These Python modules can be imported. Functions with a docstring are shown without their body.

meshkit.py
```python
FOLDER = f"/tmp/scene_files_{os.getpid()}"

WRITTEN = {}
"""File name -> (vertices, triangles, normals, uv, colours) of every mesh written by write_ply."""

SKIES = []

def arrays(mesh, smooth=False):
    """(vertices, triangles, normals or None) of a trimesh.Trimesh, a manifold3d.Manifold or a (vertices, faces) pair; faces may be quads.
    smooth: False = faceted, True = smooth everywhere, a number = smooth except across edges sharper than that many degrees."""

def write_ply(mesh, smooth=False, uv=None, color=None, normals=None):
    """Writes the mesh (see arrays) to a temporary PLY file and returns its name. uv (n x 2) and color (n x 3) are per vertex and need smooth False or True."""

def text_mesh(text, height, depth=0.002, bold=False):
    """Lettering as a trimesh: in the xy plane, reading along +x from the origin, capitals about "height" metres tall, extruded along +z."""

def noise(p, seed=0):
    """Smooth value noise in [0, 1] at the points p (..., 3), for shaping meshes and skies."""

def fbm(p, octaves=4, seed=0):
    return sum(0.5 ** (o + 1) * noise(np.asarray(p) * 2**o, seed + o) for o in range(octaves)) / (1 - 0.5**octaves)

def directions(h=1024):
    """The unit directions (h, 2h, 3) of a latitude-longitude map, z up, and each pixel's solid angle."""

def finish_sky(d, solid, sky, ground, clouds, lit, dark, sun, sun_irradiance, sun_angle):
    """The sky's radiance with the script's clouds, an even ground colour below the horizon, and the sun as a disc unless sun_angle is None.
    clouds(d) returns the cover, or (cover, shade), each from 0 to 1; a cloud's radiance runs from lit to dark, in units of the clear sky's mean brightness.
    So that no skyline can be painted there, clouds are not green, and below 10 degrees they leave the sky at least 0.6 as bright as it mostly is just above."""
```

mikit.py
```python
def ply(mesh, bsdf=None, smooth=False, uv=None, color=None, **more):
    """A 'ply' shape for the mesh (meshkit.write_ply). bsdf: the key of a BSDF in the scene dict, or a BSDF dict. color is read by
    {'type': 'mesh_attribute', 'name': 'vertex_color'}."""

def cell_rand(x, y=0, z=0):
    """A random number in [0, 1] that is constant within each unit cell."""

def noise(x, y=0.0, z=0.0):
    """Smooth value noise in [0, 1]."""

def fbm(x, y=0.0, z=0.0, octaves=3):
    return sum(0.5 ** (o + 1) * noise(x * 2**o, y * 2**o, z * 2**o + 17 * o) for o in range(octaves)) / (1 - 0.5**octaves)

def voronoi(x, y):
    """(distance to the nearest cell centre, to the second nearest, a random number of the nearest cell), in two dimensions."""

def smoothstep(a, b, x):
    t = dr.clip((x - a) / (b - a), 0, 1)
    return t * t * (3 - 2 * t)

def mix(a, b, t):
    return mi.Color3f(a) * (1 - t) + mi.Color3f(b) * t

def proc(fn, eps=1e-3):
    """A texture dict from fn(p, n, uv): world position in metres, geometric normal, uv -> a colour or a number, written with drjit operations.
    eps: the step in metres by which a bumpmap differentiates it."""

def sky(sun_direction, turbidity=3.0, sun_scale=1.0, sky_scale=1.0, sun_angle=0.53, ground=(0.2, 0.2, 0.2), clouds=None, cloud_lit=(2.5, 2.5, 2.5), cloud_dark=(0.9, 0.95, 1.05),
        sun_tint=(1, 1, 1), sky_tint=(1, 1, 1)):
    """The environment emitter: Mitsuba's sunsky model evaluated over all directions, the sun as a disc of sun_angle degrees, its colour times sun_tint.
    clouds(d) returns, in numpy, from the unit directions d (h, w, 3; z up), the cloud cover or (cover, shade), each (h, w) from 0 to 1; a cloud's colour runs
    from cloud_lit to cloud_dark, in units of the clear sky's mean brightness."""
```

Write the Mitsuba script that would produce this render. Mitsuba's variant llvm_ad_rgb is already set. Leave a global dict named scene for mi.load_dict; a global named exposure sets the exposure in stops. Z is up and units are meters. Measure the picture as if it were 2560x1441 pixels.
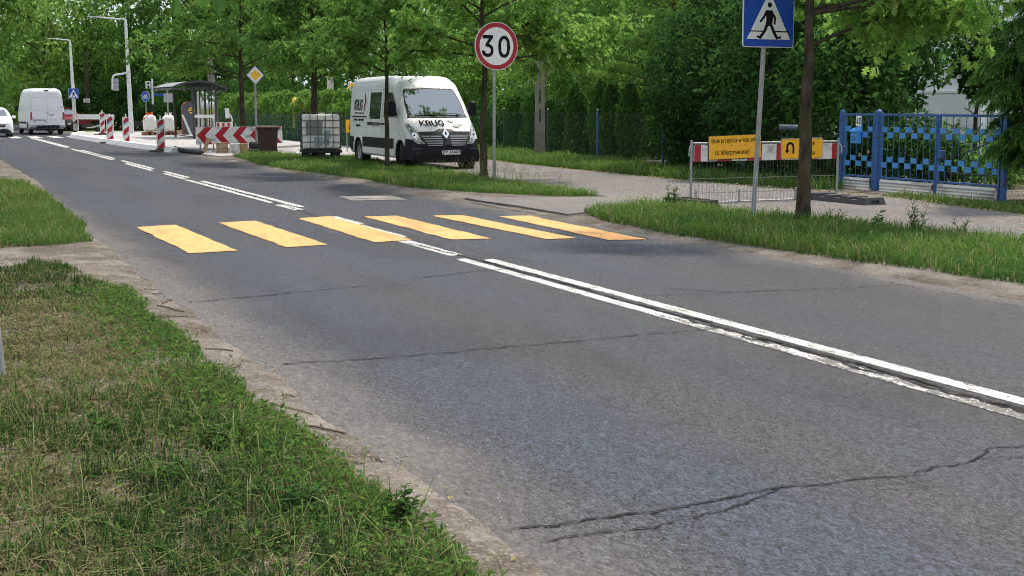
import math
import numpy as np
import trimesh, manifold3d as m3, shapely
from shapely.geometry import Polygon, LineString, Point
from shapely import affinity
import drjit as dr
import mitsuba as mi
import mikit, meshkit
from mikit import noise, fbm, voronoi, cell_rand, smoothstep, mix, proc

T = mi.ScalarTransform4f
scene, labels = {}, {}
# ------------------------------------------------------------------ camera, sky, exposure
# World: +Y runs along the road away from the viewer, +X to its right, z up, metres.
EYE = np.array([0.0, 0.0, 1.6])
YAW, PITCH = math.radians(23.826), math.radians(7.68)
FWD = np.array([math.sin(YAW) * math.cos(PITCH), math.cos(YAW) * math.cos(PITCH), -math.sin(PITCH)])
scene['camera'] = {'type': 'perspective', 'fov': 41.26, 'fov_axis': 'x', 'near_clip': 0.05, 'far_clip': 2000.0,
                   'to_world': T().look_at(origin=EYE.tolist(), target=(EYE + FWD).tolist(), up=[0, 0, 1])}


def cloud_cover(d):
    n = meshkit.fbm(d * np.array([3.0, 3.0, 6.0]), 4, 3)
    return np.clip(0.80 + 0.9 * (n - 0.42), 0.45, 1.0), np.clip((n - 0.45) * 1.6, 0, 0.55)


SUN_AZ, SUN_EL = math.radians(66), math.radians(60)
scene['sky'] = mikit.sky([math.sin(SUN_AZ) * math.cos(SUN_EL), math.cos(SUN_AZ) * math.cos(SUN_EL), math.sin(SUN_EL)], turbidity=3, sun_tint=(0.93, 0.98, 1.08),
                         sun_scale=0.68, sun_angle=5.0, clouds=cloud_cover, cloud_lit=(2.5, 2.6, 2.8), cloud_dark=(1.4, 1.5, 1.7))
exposure = 2.25

# ------------------------------------------------------------------ entries
def numbered(k):
    if k not in scene and k not in labels:
        return k
    i = 1
    while f'{k}_{i:03d}' in scene or f'{k}_{i:03d}' in labels:
        i += 1
    return f'{k}_{i:03d}'


def join(parts):
    vs, fs, at = [], [], 0
    for v, f in parts:
        vs.append(np.asarray(v, float)); fs.append(np.asarray(f, int) + at); at += len(v)
    return np.vstack(vs), np.vstack(fs)


def M(parts):
    if isinstance(parts, tuple):
        parts = [parts]
    v, f = join([tri(p) for p in parts])
    return trimesh.Trimesh(v, f, process=False)


def tri(p):
    if isinstance(p, trimesh.Trimesh):
        return np.array(p.vertices), np.array(p.faces)
    if hasattr(p, 'to_mesh'):
        m = p.to_mesh(); return np.array(m.vert_properties[:, :3], float), np.array(m.tri_verts, int)
    v, f = np.asarray(p[0], float), np.asarray(p[1], int)
    return (v, np.vstack([f[:, [0, 1, 2]], f[:, [0, 2, 3]]])) if f.shape[1] == 4 else (v, f)


def thing(name, label, cat, group=None):
    k = numbered(name)
    labels[k] = {'label': label, 'category': cat}
    if group:
        labels[k]['group'] = group
    return k


def part(parent, name, parts, bsdf, smooth=False, label=None, uv=None, kind=None):
    k = numbered(parent + '__' + name)
    scene[k] = mikit.ply(M(parts), bsdf, smooth=smooth, uv=uv)
    if label or kind:
        labels[k] = {**({'label': label} if label else {}), **({'kind': kind} if kind else {})}
    return k


def single(name, label, cat, parts, bsdf, smooth=False, group=None, uv=None, kind=None):
    k = numbered(name)
    scene[k] = mikit.ply(M(parts), bsdf, smooth=smooth, uv=uv)
    labels[k] = {'label': label, 'category': cat}
    if group:
        labels[k]['group'] = group
    if kind:
        labels[k]['kind'] = kind
    return k


def struct(name, parts, bsdf, smooth=False, label=None):
    scene[name] = mikit.ply(M(parts), bsdf, smooth=smooth)
    labels[name] = {'kind': 'structure', **({'label': label} if label else {})}
    return name


# ------------------------------------------------------------------ shapes
def rot(rx=0, ry=0, rz=0):
    cx, sx, cy, sy, cz, sz = math.cos(rx), math.sin(rx), math.cos(ry), math.sin(ry), math.cos(rz), math.sin(rz)
    return np.array([[cz, -sz, 0], [sz, cz, 0], [0, 0, 1]]) @ np.array([[cy, 0, sy], [0, 1, 0], [-sy, 0, cy]]) @ np.array([[1, 0, 0], [0, cx, -sx], [0, sx, cx]])


def put(p, x=0, y=0, z=0, rz=0, s=1.0, R=None):
    if isinstance(p, list):
        return [put(q, x, y, z, rz, s, R) for q in p]
    v, f = tri(p)
    R = rot(0, 0, rz) if R is None else R
    return v * s @ R.T + np.array([x, y, z]), f


BOXF = np.array([[0, 2, 3, 1], [4, 5, 7, 6], [0, 1, 5, 4], [2, 6, 7, 3], [0, 4, 6, 2], [1, 3, 7, 5]])


def box(x0, x1, y0, y1, z0, z1, bev=0.0):
    if bev <= 0:
        return tri((np.array([[x, y, z] for x in (x0, x1) for y in (y0, y1) for z in (z0, z1)]), BOXF))
    c = []
    for bx, by, bz in ((0, bev, bev), (bev, 0, bev), (bev, bev, 0)):
        c += [[x, y, z] for x in (x0 + bx, x1 - bx) for y in (y0 + by, y1 - by) for z in (z0 + bz, z1 - bz)]
    h = trimesh.convex.convex_hull(np.array(c))
    return tri(h)


def hull(pts):
    return tri(trimesh.convex.convex_hull(np.array(pts, float)))


def tube(pts, r, n=8, cap=True):
    p = np.asarray(pts, float)
    r = np.broadcast_to(np.asarray(r, float), (len(p),))
    t = np.gradient(p, axis=0); t /= np.linalg.norm(t, axis=1, keepdims=True) + 1e-12
    ref = np.array([1.0, 0, 0]) if abs(t[:, 2]).mean() > 0.7 else np.array([0, 0, 1.0])
    a = np.cross(t, ref); a /= np.linalg.norm(a, axis=1, keepdims=True) + 1e-12
    b = np.cross(t, a)
    g = np.arange(n) * 2 * np.pi / n
    v = (p[:, None] + r[:, None, None] * (np.cos(g)[None, :, None] * a[:, None] + np.sin(g)[None, :, None] * b[:, None])).reshape(-1, 3)
    i, j = np.meshgrid(np.arange(len(p) - 1), np.arange(n), indexing='ij')
    q = np.stack([i * n + j, i * n + (j + 1) % n, (i + 1) * n + (j + 1) % n, (i + 1) * n + j], -1).reshape(-1, 4)
    f = np.vstack([q[:, [0, 1, 2]], q[:, [0, 2, 3]]])
    if cap:
        k = len(v); v = np.vstack([v, p[0], p[-1]])
        j = np.arange(n)
        f = np.vstack([f, np.stack([(j + 1) % n, j, np.full(n, k)], 1), np.stack([k - n + j, k - n + (j + 1) % n, np.full(n, k + 1)], 1)])
    return v, f[:, ::-1]


def lathe(prof, n=20, axis='z'):
    prof = np.asarray(prof, float); g = np.arange(n) * 2 * np.pi / n
    v = np.stack([prof[:, 0][:, None] * np.cos(g), prof[:, 0][:, None] * np.sin(g), np.repeat(prof[:, 1][:, None], n, 1)], -1).reshape(-1, 3)
    i, j = np.meshgrid(np.arange(len(prof) - 1), np.arange(n), indexing='ij')
    q = np.stack([i * n + j, i * n + (j + 1) % n, (i + 1) * n + (j + 1) % n, (i + 1) * n + j], -1).reshape(-1, 4)
    f = np.vstack([q[:, [0, 1, 2]], q[:, [0, 2, 3]]])
    if axis == 'y':
        v = v[:, [0, 2, 1]]; f = f[:, ::-1]
    if axis == 'x':
        v = v[:, [2, 0, 1]]
    return v, f


def prism(shape, h, o=(0, 0, 0), ex=(1, 0, 0), ey=(0, 1, 0)):
    """A 2-D polygon extruded by h along ex x ey from the point o."""
    o, ex, ey = (np.asarray(a, float) for a in (o, ex, ey))
    if not hasattr(shape, 'geom_type'):
        shape = Polygon(shape)
    out = []
    for g in getattr(shape, 'geoms', [shape]):
        if g.is_empty or g.area < 1e-9:
            continue
        m = trimesh.creation.extrude_polygon(g, h, engine='earcut')
        v = np.array(m.vertices)
        out.append((o + v[:, :1] * ex + v[:, 1:2] * ey + v[:, 2:] * np.cross(ex, ey), np.array(m.faces)))
    return join(out)


def text(s, h, o, ex, ey, depth=0.002, bold=False, sx=1.0, center=True):
    m = meshkit.text_mesh(s, h, depth, bold)
    v = np.array(m.vertices); v[:, 0] *= sx
    if center:
        v[:, 0] -= (v[:, 0].min() + v[:, 0].max()) / 2
    ex, ey = np.asarray(ex, float), np.asarray(ey, float)
    return np.asarray(o, float) + v[:, :1] * ex + v[:, 1:2] * ey + v[:, 2:] * np.cross(ex, ey), np.array(m.faces)


def rrect(w, h, r, cx=0, cy=0):
    return shapely.box(cx - w / 2 + r, cy - h / 2 + r, cx + w / 2 - r, cy + h / 2 - r).buffer(r, quad_segs=4)


def ribbon(pts, w, z, jit=0.0, seed=0, step=0.05):
    """A flat strip on the ground along a path, its width and course uneven."""
    rg = np.random.default_rng(seed)
    p = np.asarray(pts, float); L = np.r_[0, np.cumsum(np.linalg.norm(np.diff(p, axis=0), axis=1))]
    s = np.linspace(0, L[-1], max(3, int(L[-1] / step)))
    q = np.stack([np.interp(s, L, p[:, k]) for k in (0, 1)], 1)
    t = np.gradient(q, axis=0); t /= np.linalg.norm(t, axis=1, keepdims=True); nrm = np.stack([-t[:, 1], t[:, 0]], 1)
    wob = (np.convolve(rg.normal(0, 1, len(s) + 8), np.ones(9) / 3, 'valid')[:len(s)] * 0.7 + np.convolve(rg.normal(0, 1, len(s) + 2), np.ones(3) / 2, 'valid')[:len(s)] * 0.45) * jit
    q = q + nrm * wob[:, None]
    ww = w * (0.35 + 1.4 * rg.random(len(s)) ** 1.5)
    ww[0] = ww[-1] = w * 0.1
    a, b = q + nrm * ww[:, None] / 2, q - nrm * ww[:, None] / 2
    v = np.vstack([np.c_[a, np.full(len(s), z)], np.c_[b, np.full(len(s), z)]])
    i = np.arange(len(s) - 1); n = len(s)
    return tri((v, np.stack([i, i + n, i + n + 1, i + 1], 1)))


def grid(xs, ys, zf):
    X, Y = np.meshgrid(xs, ys, indexing='ij')
    Z = zf(X, Y); ny = len(ys)
    i, j = np.meshgrid(np.arange(len(xs) - 1), np.arange(ny - 1), indexing='ij')
    q = np.stack([i * ny + j, (i + 1) * ny + j, (i + 1) * ny + j + 1, i * ny + j + 1], -1).reshape(-1, 4)
    return tri((np.stack([X, Y, Z], -1).reshape(-1, 3), q))


def fb(x, y, s, o=3, seed=0):
    return meshkit.fbm(np.stack([np.asarray(x) * s, np.asarray(y) * s, np.asarray(x) * 0 + 0.37], -1), o, seed)


# ------------------------------------------------------------------ materials
def plain(key, c, rough=0.6, **more):
    scene[key] = {'type': 'twosided', 'b': {'type': 'principled', 'base_color': {'type': 'rgb', 'value': list(c)}, 'roughness': rough, **more}}


def procmat(key, fn, rough=0.8, bump=None, scale=1.0, eps=1e-3, **more):
    b = {'type': 'principled', 'base_color': proc(fn), 'roughness': rough, **more}
    if bump is not None:
        b = {'type': 'bumpmap', 'tex': proc(bump, eps), 'scale': scale, 'b': b}
    scene[key] = {'type': 'twosided', 'b': b}


def f_asphalt(p, n, uv):
    wheel = smoothstep(0.75, 0.15, dr.abs(p.x - 3.0)) + smoothstep(0.7, 0.1, dr.abs(p.x - 4.45)) * 0.8 + smoothstep(0.7, 0.1, dr.abs(p.x - 6.2)) * 0.7 + smoothstep(0.6, 0.1, dr.abs(p.x - 7.6)) * 0.5
    big = fbm(p.x * 0.8, p.y * 0.22, 1.0, 3)
    v1, v2, g1 = voronoi(p.x * 145, p.y * 75)
    g2 = noise(p.x * 60, p.y * 28, 5.0)
    spk = smoothstep(0.8, 0.95, cell_rand(dr.floor(p.x * 95), dr.floor(p.y * 52), 6))
    b = mix((0.052, 0.055, 0.061), (0.042, 0.053, 0.073), dr.clip(wheel * 0.9 + (big - 0.5) * 1.2, 0, 1))
    b = b * (0.08 + 1.34 * g1 * (0.5 + 0.5 * g1) + 0.6 * g2 * g2 + 0.55 * spk) * (0.84 + 0.32 * big) * (0.55 + 0.45 * smoothstep(0.02, 0.25, v2 - v1))
    b = b * mix((1.05, 0.98, 1.06), (0.96, 1.03, 0.97), noise(p.x * 23, p.y * 13, 4.0))
    oil = smoothstep(0.60, 0.75, fbm(p.x * 1.3, p.y * 0.35, 31.0, 3)) * 0.22
    b = b * (1 - oil)
    dust = smoothstep(2.55, 1.9, p.x + 0.5 * (fbm(p.x * 2, p.y * 1.2, 3.0) - 0.5)) + smoothstep(7.75, 8.5, p.x + 0.6 * (fbm(p.x * 2, p.y * 1.2, 7.0) - 0.5))
    return mix(b, mi.Color3f(0.19, 0.17, 0.15) * (0.7 + 0.6 * g2), dr.clip(dust * 0.42, 0, 0.6))


def b_asphalt(p, n, uv):
    return noise(p.x * 75, p.y * 75, 2.0) * 0.004 + noise(p.x * 30, p.y * 30, 8.0) * 0.003


procmat('m_asphalt', f_asphalt, 0.66, b_asphalt, 1.0, 2e-3, specular=0.32)


def f_soil(p, n, uv):
    a, g = fbm(p.x * 3.1, p.y * 3.1, 1.0, 4), noise(p.x * 95, p.y * 95, 3.0)
    c = mix((0.090, 0.076, 0.062), (0.185, 0.166, 0.145), dr.clip((a - 0.3) * 2.2, 0, 1))
    humus = smoothstep(0.55, 0.68, fbm(p.x * 5.3, p.y * 5.3, 11.0, 3)) * 0.4
    c = mix(c, (0.055, 0.043, 0.032), humus)
    turf = smoothstep(1.72, 1.45, p.x + 0.3 * (fbm(p.x * 4, p.y * 4, 15.0, 3) - 0.5)) * (1 - smoothstep(12.9, 13.4, p.y) * smoothstep(16.4, 15.9, p.y)) * smoothstep(0.66, 0.54, fbm(p.x * 2.2, p.y * 2.2, 19.0, 3))
    c = mix(c, (0.105, 0.085, 0.055), turf * 0.85)
    peb = smoothstep(0.86, 0.9, cell_rand(dr.floor(p.x * 70), dr.floor(p.y * 70), 4))
    return mix(c * (0.72 + 0.56 * g), (0.24, 0.23, 0.22), peb * 0.6)


procmat('m_soil', f_soil, 0.95, lambda p, n, uv: noise(p.x * 60, p.y * 60, 2.0) * 0.008 + fbm(p.x * 14, p.y * 14, 6.0) * 0.012, 1.0, 2e-3, specular=0.15)


def f_lawn(p, n, uv):
    a, g = fbm(p.x * 0.7, p.y * 0.7, 2.0, 4), noise(p.x * 17, p.y * 17, 3.0)
    return mix((0.060, 0.085, 0.022), (0.13, 0.15, 0.05), dr.clip((a - 0.3) * 2, 0, 1)) * (0.6 + 0.8 * g)


procmat('m_lawn', f_lawn, 0.95, None, specular=0.1)


def f_pave(p, n, uv):
    bx = p.x / 0.10
    row = dr.floor(bx)
    by = p.y / 0.20 + 0.5 * (row - 2 * dr.floor(row / 2))
    r = cell_rand(row, dr.floor(by), 1)
    fx, fy = bx - row, by - dr.floor(by)
    gap = dr.maximum(smoothstep(0.08, 0.02, dr.minimum(fx, 1 - fx)), smoothstep(0.05, 0.01, dr.minimum(fy, 1 - fy)))
    a = fbm(p.x * 1.6, p.y * 1.6, 5.0, 4)
    c = mix((0.145, 0.143, 0.145), (0.165, 0.138, 0.130), smoothstep(0.62, 0.9, r)) * (0.86 + 0.22 * r)
    c = mix(c, (0.09, 0.085, 0.08), gap * 0.55)
    return mix(c, (0.16, 0.148, 0.132), smoothstep(0.42, 0.68, a) * 0.75) * (0.8 + 0.3 * noise(p.x * 40, p.y * 40))


procmat('m_pave', f_pave, 0.88, None, specular=0.25)


def f_concrete(p, n, uv):
    a, g = fbm(p.x * 2.3, p.y * 2.3, p.z * 2.3, 4), noise(p.x * 55, p.y * 55, p.z * 55)
    return mi.Color3f(0.31, 0.305, 0.30) * (0.62 + 0.5 * a + 0.22 * g)


procmat('m_concrete', f_concrete, 0.9, None, specular=0.25)


def f_darkconc(p, n, uv):
    a, g = fbm(p.x * 3, p.y * 3, p.z * 3, 4), noise(p.x * 60, p.y * 60, p.z * 60)
    return mi.Color3f(0.215, 0.20, 0.175) * (0.45 + 0.8 * a + 0.3 * g)


procmat('m_darkconc', f_darkconc, 0.9, None, specular=0.2)


def wear(p, s, amount):
    return smoothstep(amount, amount + 0.16, 0.6 * fbm(p.x * s * 3, p.y * s, 3.0, 4) + 0.4 * noise(p.x * 70, p.y * 55, 1.0))


def f_whiteline(p, n, uv):
    w = wear(p, 5.0, 0.38)
    worn = smoothstep(9.2, 7.6, p.y) * smoothstep(5.38, 5.24, p.x) * 0.9
    cracked = smoothstep(0.34 + worn * 0.22, 0.40 + worn * 0.22, 0.55 * fbm(p.x * 30, p.y * 7, 3.0, 3) + 0.45 * noise(p.x * 120, p.y * 60, 1.0))
    return mix((0.11, 0.105, 0.10), mi.Color3f(0.58, 0.58, 0.565) * (0.80 + 0.2 * noise(p.x * 30, p.y * 9)), dr.minimum(cracked, dr.maximum(w, 0.75)))


procmat('m_whiteline', f_whiteline, 0.6, None)


def f_yellowline(p, n, uv):
    w = smoothstep(0.31, 0.39, 0.5 * fbm(p.x * 14, p.y * 6, 4.0, 3) + 0.5 * noise(p.x * 130, p.y * 90, 2.0))
    a = fbm(p.x * 1.5, p.y * 0.9, 8.0, 3)
    return mix((0.26, 0.18, 0.09), mix((0.72, 0.345, 0.10), (0.73, 0.385, 0.135), dr.clip(a * 1.5 - 0.3, 0, 1)) * (0.84 + 0.24 * noise(p.x * 60, p.y * 26)) * (1 - 0.20 * smoothstep(0.52, 0.75, fbm(p.x * 3.2, p.y * 0.8, 21.0, 3))), w)


procmat('m_yellowline', f_yellowline, 0.6, None)


def f_bark(p, n, uv):
    a = fbm(p.x * 16, p.y * 16, p.z * 5, 4); moss = smoothstep(0.5, 0.66, fbm(p.x * 7, p.y * 7, p.z * 3 + 4, 3))
    c = mix((0.028, 0.023, 0.017), (0.095, 0.080, 0.06), dr.clip((a - 0.25) * 2, 0, 1))
    return mix(c, (0.064, 0.062, 0.022), moss * 0.75)


procmat('m_bark', f_bark, 0.95, lambda p, n, uv: fbm(p.x * 30, p.y * 30, p.z * 9, 3) * 0.03, 1.0, 3e-3, specular=0.1)


def f_wood(p, n, uv):
    return mi.Color3f(0.40, 0.285, 0.165) * (0.5 + 0.5 * fbm(p.x * 7, p.y * 7, p.z * 30, 3) + 0.4 * noise(p.x * 3, p.y * 3, p.z * 9))


procmat('m_wood', f_wood, 0.85, None, specular=0.2)


def f_bluepaint(p, n, uv):
    a, r = fbm(p.x * 5, p.y * 5, p.z * 5, 4), smoothstep(0.66, 0.72, fbm(p.x * 17, p.y * 17, p.z * 13, 3))
    return mix(mi.Color3f(0.032, 0.112, 0.31) * (0.72 + 0.56 * a), (0.055, 0.04, 0.035), r * 0.85)


procmat('m_bluepaint', f_bluepaint, 0.5, None, specular=0.5)


def f_dirtywhite(p, n, uv):
    d = smoothstep(0.5, 0.72, fbm(p.x * 6, p.y * 6, p.z * 9, 4)) * 0.75
    return mix((0.66, 0.66, 0.635), (0.25, 0.245, 0.21), d)


procmat('m_dirtywhite', f_dirtywhite, 0.5, None)


def f_galv(p, n, uv):
    return mi.Color3f(0.33, 0.335, 0.345) * (0.72 + 0.55 * fbm(p.x * 9, p.y * 9, p.z * 9, 3))


procmat('m_galv', f_galv, 0.5, None, metallic=0.35)


def f_slat(p, n, uv):
    return mix((0.50, 0.51, 0.50), (0.27, 0.265, 0.25), smoothstep(0.45, 0.7, fbm(p.x * 9, p.y * 3, p.z * 4, 4)))


procmat('m_slat', f_slat, 0.45, None)


def f_leaf(p, n, uv):
    """uv.x: 0 deep blue-green, 0.33 mid green, 0.66 yellow-green, 1 straw. uv.y: how light the leaf is. One leaf, one value."""
    h, k = uv.x * 3, uv.y
    c = mix((0.030, 0.078, 0.034), (0.060, 0.140, 0.034), dr.clip(h, 0, 1))
    c = mix(c, (0.122, 0.205, 0.044), dr.clip(h - 1, 0, 1))
    c = mix(c, (0.37, 0.31, 0.19), dr.clip(h - 2, 0, 1))
    return c * (0.5 + 1.3 * k)


def f_treeleaf(p, n, uv):
    return f_leaf(p, n, uv) * 1.4


scene['m_leaf'] = {'type': 'principledthin', 'base_color': proc(f_treeleaf), 'roughness': 0.34, 'diff_trans': 1.1, 'eta': 1.5, 'spec_trans': 0.0}
scene['m_grass'] = {'type': 'principledthin', 'base_color': proc(f_leaf), 'roughness': 0.6, 'diff_trans': 0.7, 'eta': 1.3, 'spec_trans': 0.0}

plain('m_white', (0.74, 0.74, 0.73), 0.45)
plain('m_carwhite', (0.70, 0.715, 0.735), 0.28, clearcoat=0.9, clearcoat_gloss=0.92)
plain('m_black', (0.016, 0.016, 0.018), 0.5)
plain('m_trim', (0.010, 0.011, 0.016), 0.5, specular=0.25)
plain('m_rubber', (0.022, 0.022, 0.023), 0.8)
plain('m_rubbergrey', (0.065, 0.065, 0.07), 0.85)
plain('m_print', (0.010, 0.010, 0.012), 0.75, specular=0.15)
plain('m_printgrey', (0.10, 0.105, 0.11), 0.5)
plain('m_printpale', (0.20, 0.24, 0.26), 0.5)
plain('m_signred', (0.37, 0.010, 0.026), 0.42)
plain('m_signblue', (0.012, 0.075, 0.44), 0.4)
plain('m_blueplate', (0.06, 0.26, 0.62), 0.45)
plain('m_signwhite', (0.80, 0.81, 0.80), 0.4)
plain('m_patch', (0.15, 0.148, 0.138), 0.9)
plain('m_roofpanel', (0.22, 0.23, 0.24), 0.4)
plain('m_signyellow', (0.88, 0.45, 0.014), 0.45)
plain('m_prioyellow', (0.82, 0.46, 0.02), 0.45)
plain('m_chrome', (0.75, 0.76, 0.78), 0.18, metallic=1.0)
plain('m_steel', (0.42, 0.43, 0.44), 0.35, metallic=0.8)
plain('m_anthracite', (0.055, 0.058, 0.064), 0.45, metallic=0.2)
plain('m_greybox', (0.30, 0.31, 0.33), 0.5)
plain('m_lampwhite', (0.66, 0.68, 0.69), 0.4)
plain('m_wire', (0.07, 0.073, 0.073), 0.6)
plain('m_greenwire', (0.022, 0.065, 0.05), 0.6)
plain('m_bin', (0.055, 0.026, 0.023), 0.55)
plain('m_plastic', (0.80, 0.79, 0.75), 0.4, spec_trans=0.0)
plain('m_bag', (0.72, 0.71, 0.68), 0.8)
plain('m_orange', (0.60, 0.12, 0.02), 0.6)
plain('m_rustbrown', (0.22, 0.075, 0.03), 0.7)
plain('m_taillight', (0.28, 0.008, 0.012), 0.25, clearcoat=1.0)
plain('m_lamplens', (0.62, 0.64, 0.66), 0.15, metallic=0.5, clearcoat=1.0)
plain('m_darkglass', (0.006, 0.008, 0.009), 0.06, specular=0.35)
plain('m_screen', (0.30, 0.33, 0.36), 0.05, metallic=1.0)
plain('m_kerbwhite', (0.56, 0.55, 0.54), 0.8)
plain('m_crack', (0.010, 0.010, 0.010), 0.95)
plain('m_stone', (0.36, 0.33, 0.28), 0.9)
plain('m_housewall', (0.74, 0.77, 0.80), 0.85)
plain('m_motored', (0.13, 0.008, 0.016), 0.35)
plain('m_deadleaf', (0.30, 0.17, 0.07), 0.8)
plain('m_twig', (0.10, 0.075, 0.05), 0.9)
scene['m_glass'] = {'type': 'thindielectric', 'int_ior': 1.5}

# ------------------------------------------------------------------ ground, road, pavements
def left_z(X, Y):
    edge = 1.97 + 0.22 * np.clip((Y - 12) / 10, 0, 1) + 0.30 * np.clip((Y - 22) / 8, 0, 1) + 0.16 * (fb(X * 0, Y, 1.3, 3) - 0.5) + 0.10 * (fb(X, Y, 4.0, 3, 5) - 0.5)
    d = edge - X
    return np.where(d > 0, 0.035 * (1 - np.exp(-d / 0.3)) + 0.004, -0.012) - 0.012 * np.exp(-((d - 0.0) / 0.1) ** 2) + np.where(d > 0.05, 1, 0) * (0.04 * (fb(X, Y, 0.9, 3, 2) - 0.5) + 0.010 * (fb(X, Y, 7.0, 2, 3) - 0.5))


def right_z(X, Y):
    edge = 8.32 + 0.10 * (fb(X * 0, Y, 0.9, 3, 9) - 0.5) + 0.08 * (fb(X, Y, 4.0, 3, 7) - 0.5)
    d = X - edge
    return np.where(d > 0, 0.04 * (1 - np.exp(-d / 0.2)) + 0.006, -0.012) + np.where((d > 0.05) & (X < 11), 0.03 * (fb(X, Y, 2.0, 3, 4) - 0.5), 0)


struct('ground', grid(np.array([-300., -60, -14, 0, 9, 30, 80, 300]), np.array([-60., 0, 60, 140, 500]), lambda X, Y: X * 0 - 0.03), 'm_lawn')
struct('road', grid(np.array([1.0, 2.5, 5.4, 8.6]), np.array([-40., 0, 20, 60, 120, 260]), lambda X, Y: X * 0), 'm_asphalt')
struct('left_verge', [grid(np.arange(-3.0, 2.75, 0.035), np.arange(2.0, 18.0, 0.05), left_z), grid(np.arange(-6.0, 2.9, 0.12), np.arange(18.0, 60.0, 0.25), left_z),
                      grid(np.arange(-8.0, 2.75, 0.2), np.arange(-8.0, 2.1, 0.4), left_z)], 'm_soil', True)
struct('right_verge', [grid(np.r_[np.arange(8.1, 11.6, 0.06), np.arange(11.6, 20, 0.4)], np.arange(4.0, 46.0, 0.09), right_z)], 'm_soil', True)

sw = [(11.44, 4), (11.44, 11.6), (11.25, 13.4), (11.0, 15.5), (10.72, 17.6), (10.55, 18.6), (9.6, 18.45), (9.1, 17.7), (8.5, 17.3), (8.47, 21.1), (9.2, 20.9), (10.0, 20.5), (10.75, 20.4), (10.85, 23), (10.95, 26.3),
      (11.35, 30), (11.7, 34), (12.0, 38.3), (12.0, 46), (15.4, 46), (15.2, 37), (14.65, 33), (14.6, 28), (14.55, 24), (14.9, 20.5), (15.05, 18.4), (14.55, 16), (14.3, 14), (14.2, 4)]
swp = LineString(sw + [sw[0]]).segmentize(0.35)
swc = np.array(swp.coords)[:-1]
swc = swc + 0.22 * (np.stack([fb(swc[:, 0], swc[:, 1], 0.9, 3, 21), fb(swc[:, 0], swc[:, 1], 0.9, 3, 22)], 1) - 0.5) + 0.10 * (np.stack([fb(swc[:, 0], swc[:, 1], 4, 2, 23), fb(swc[:, 0], swc[:, 1], 4, 2, 24)], 1) - 0.5)
SIDEWALK = Polygon(swc).buffer(0)
struct('sidewalk', prism(SIDEWALK, 0.03, (0, 0, 0.030)), 'm_pave')
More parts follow.
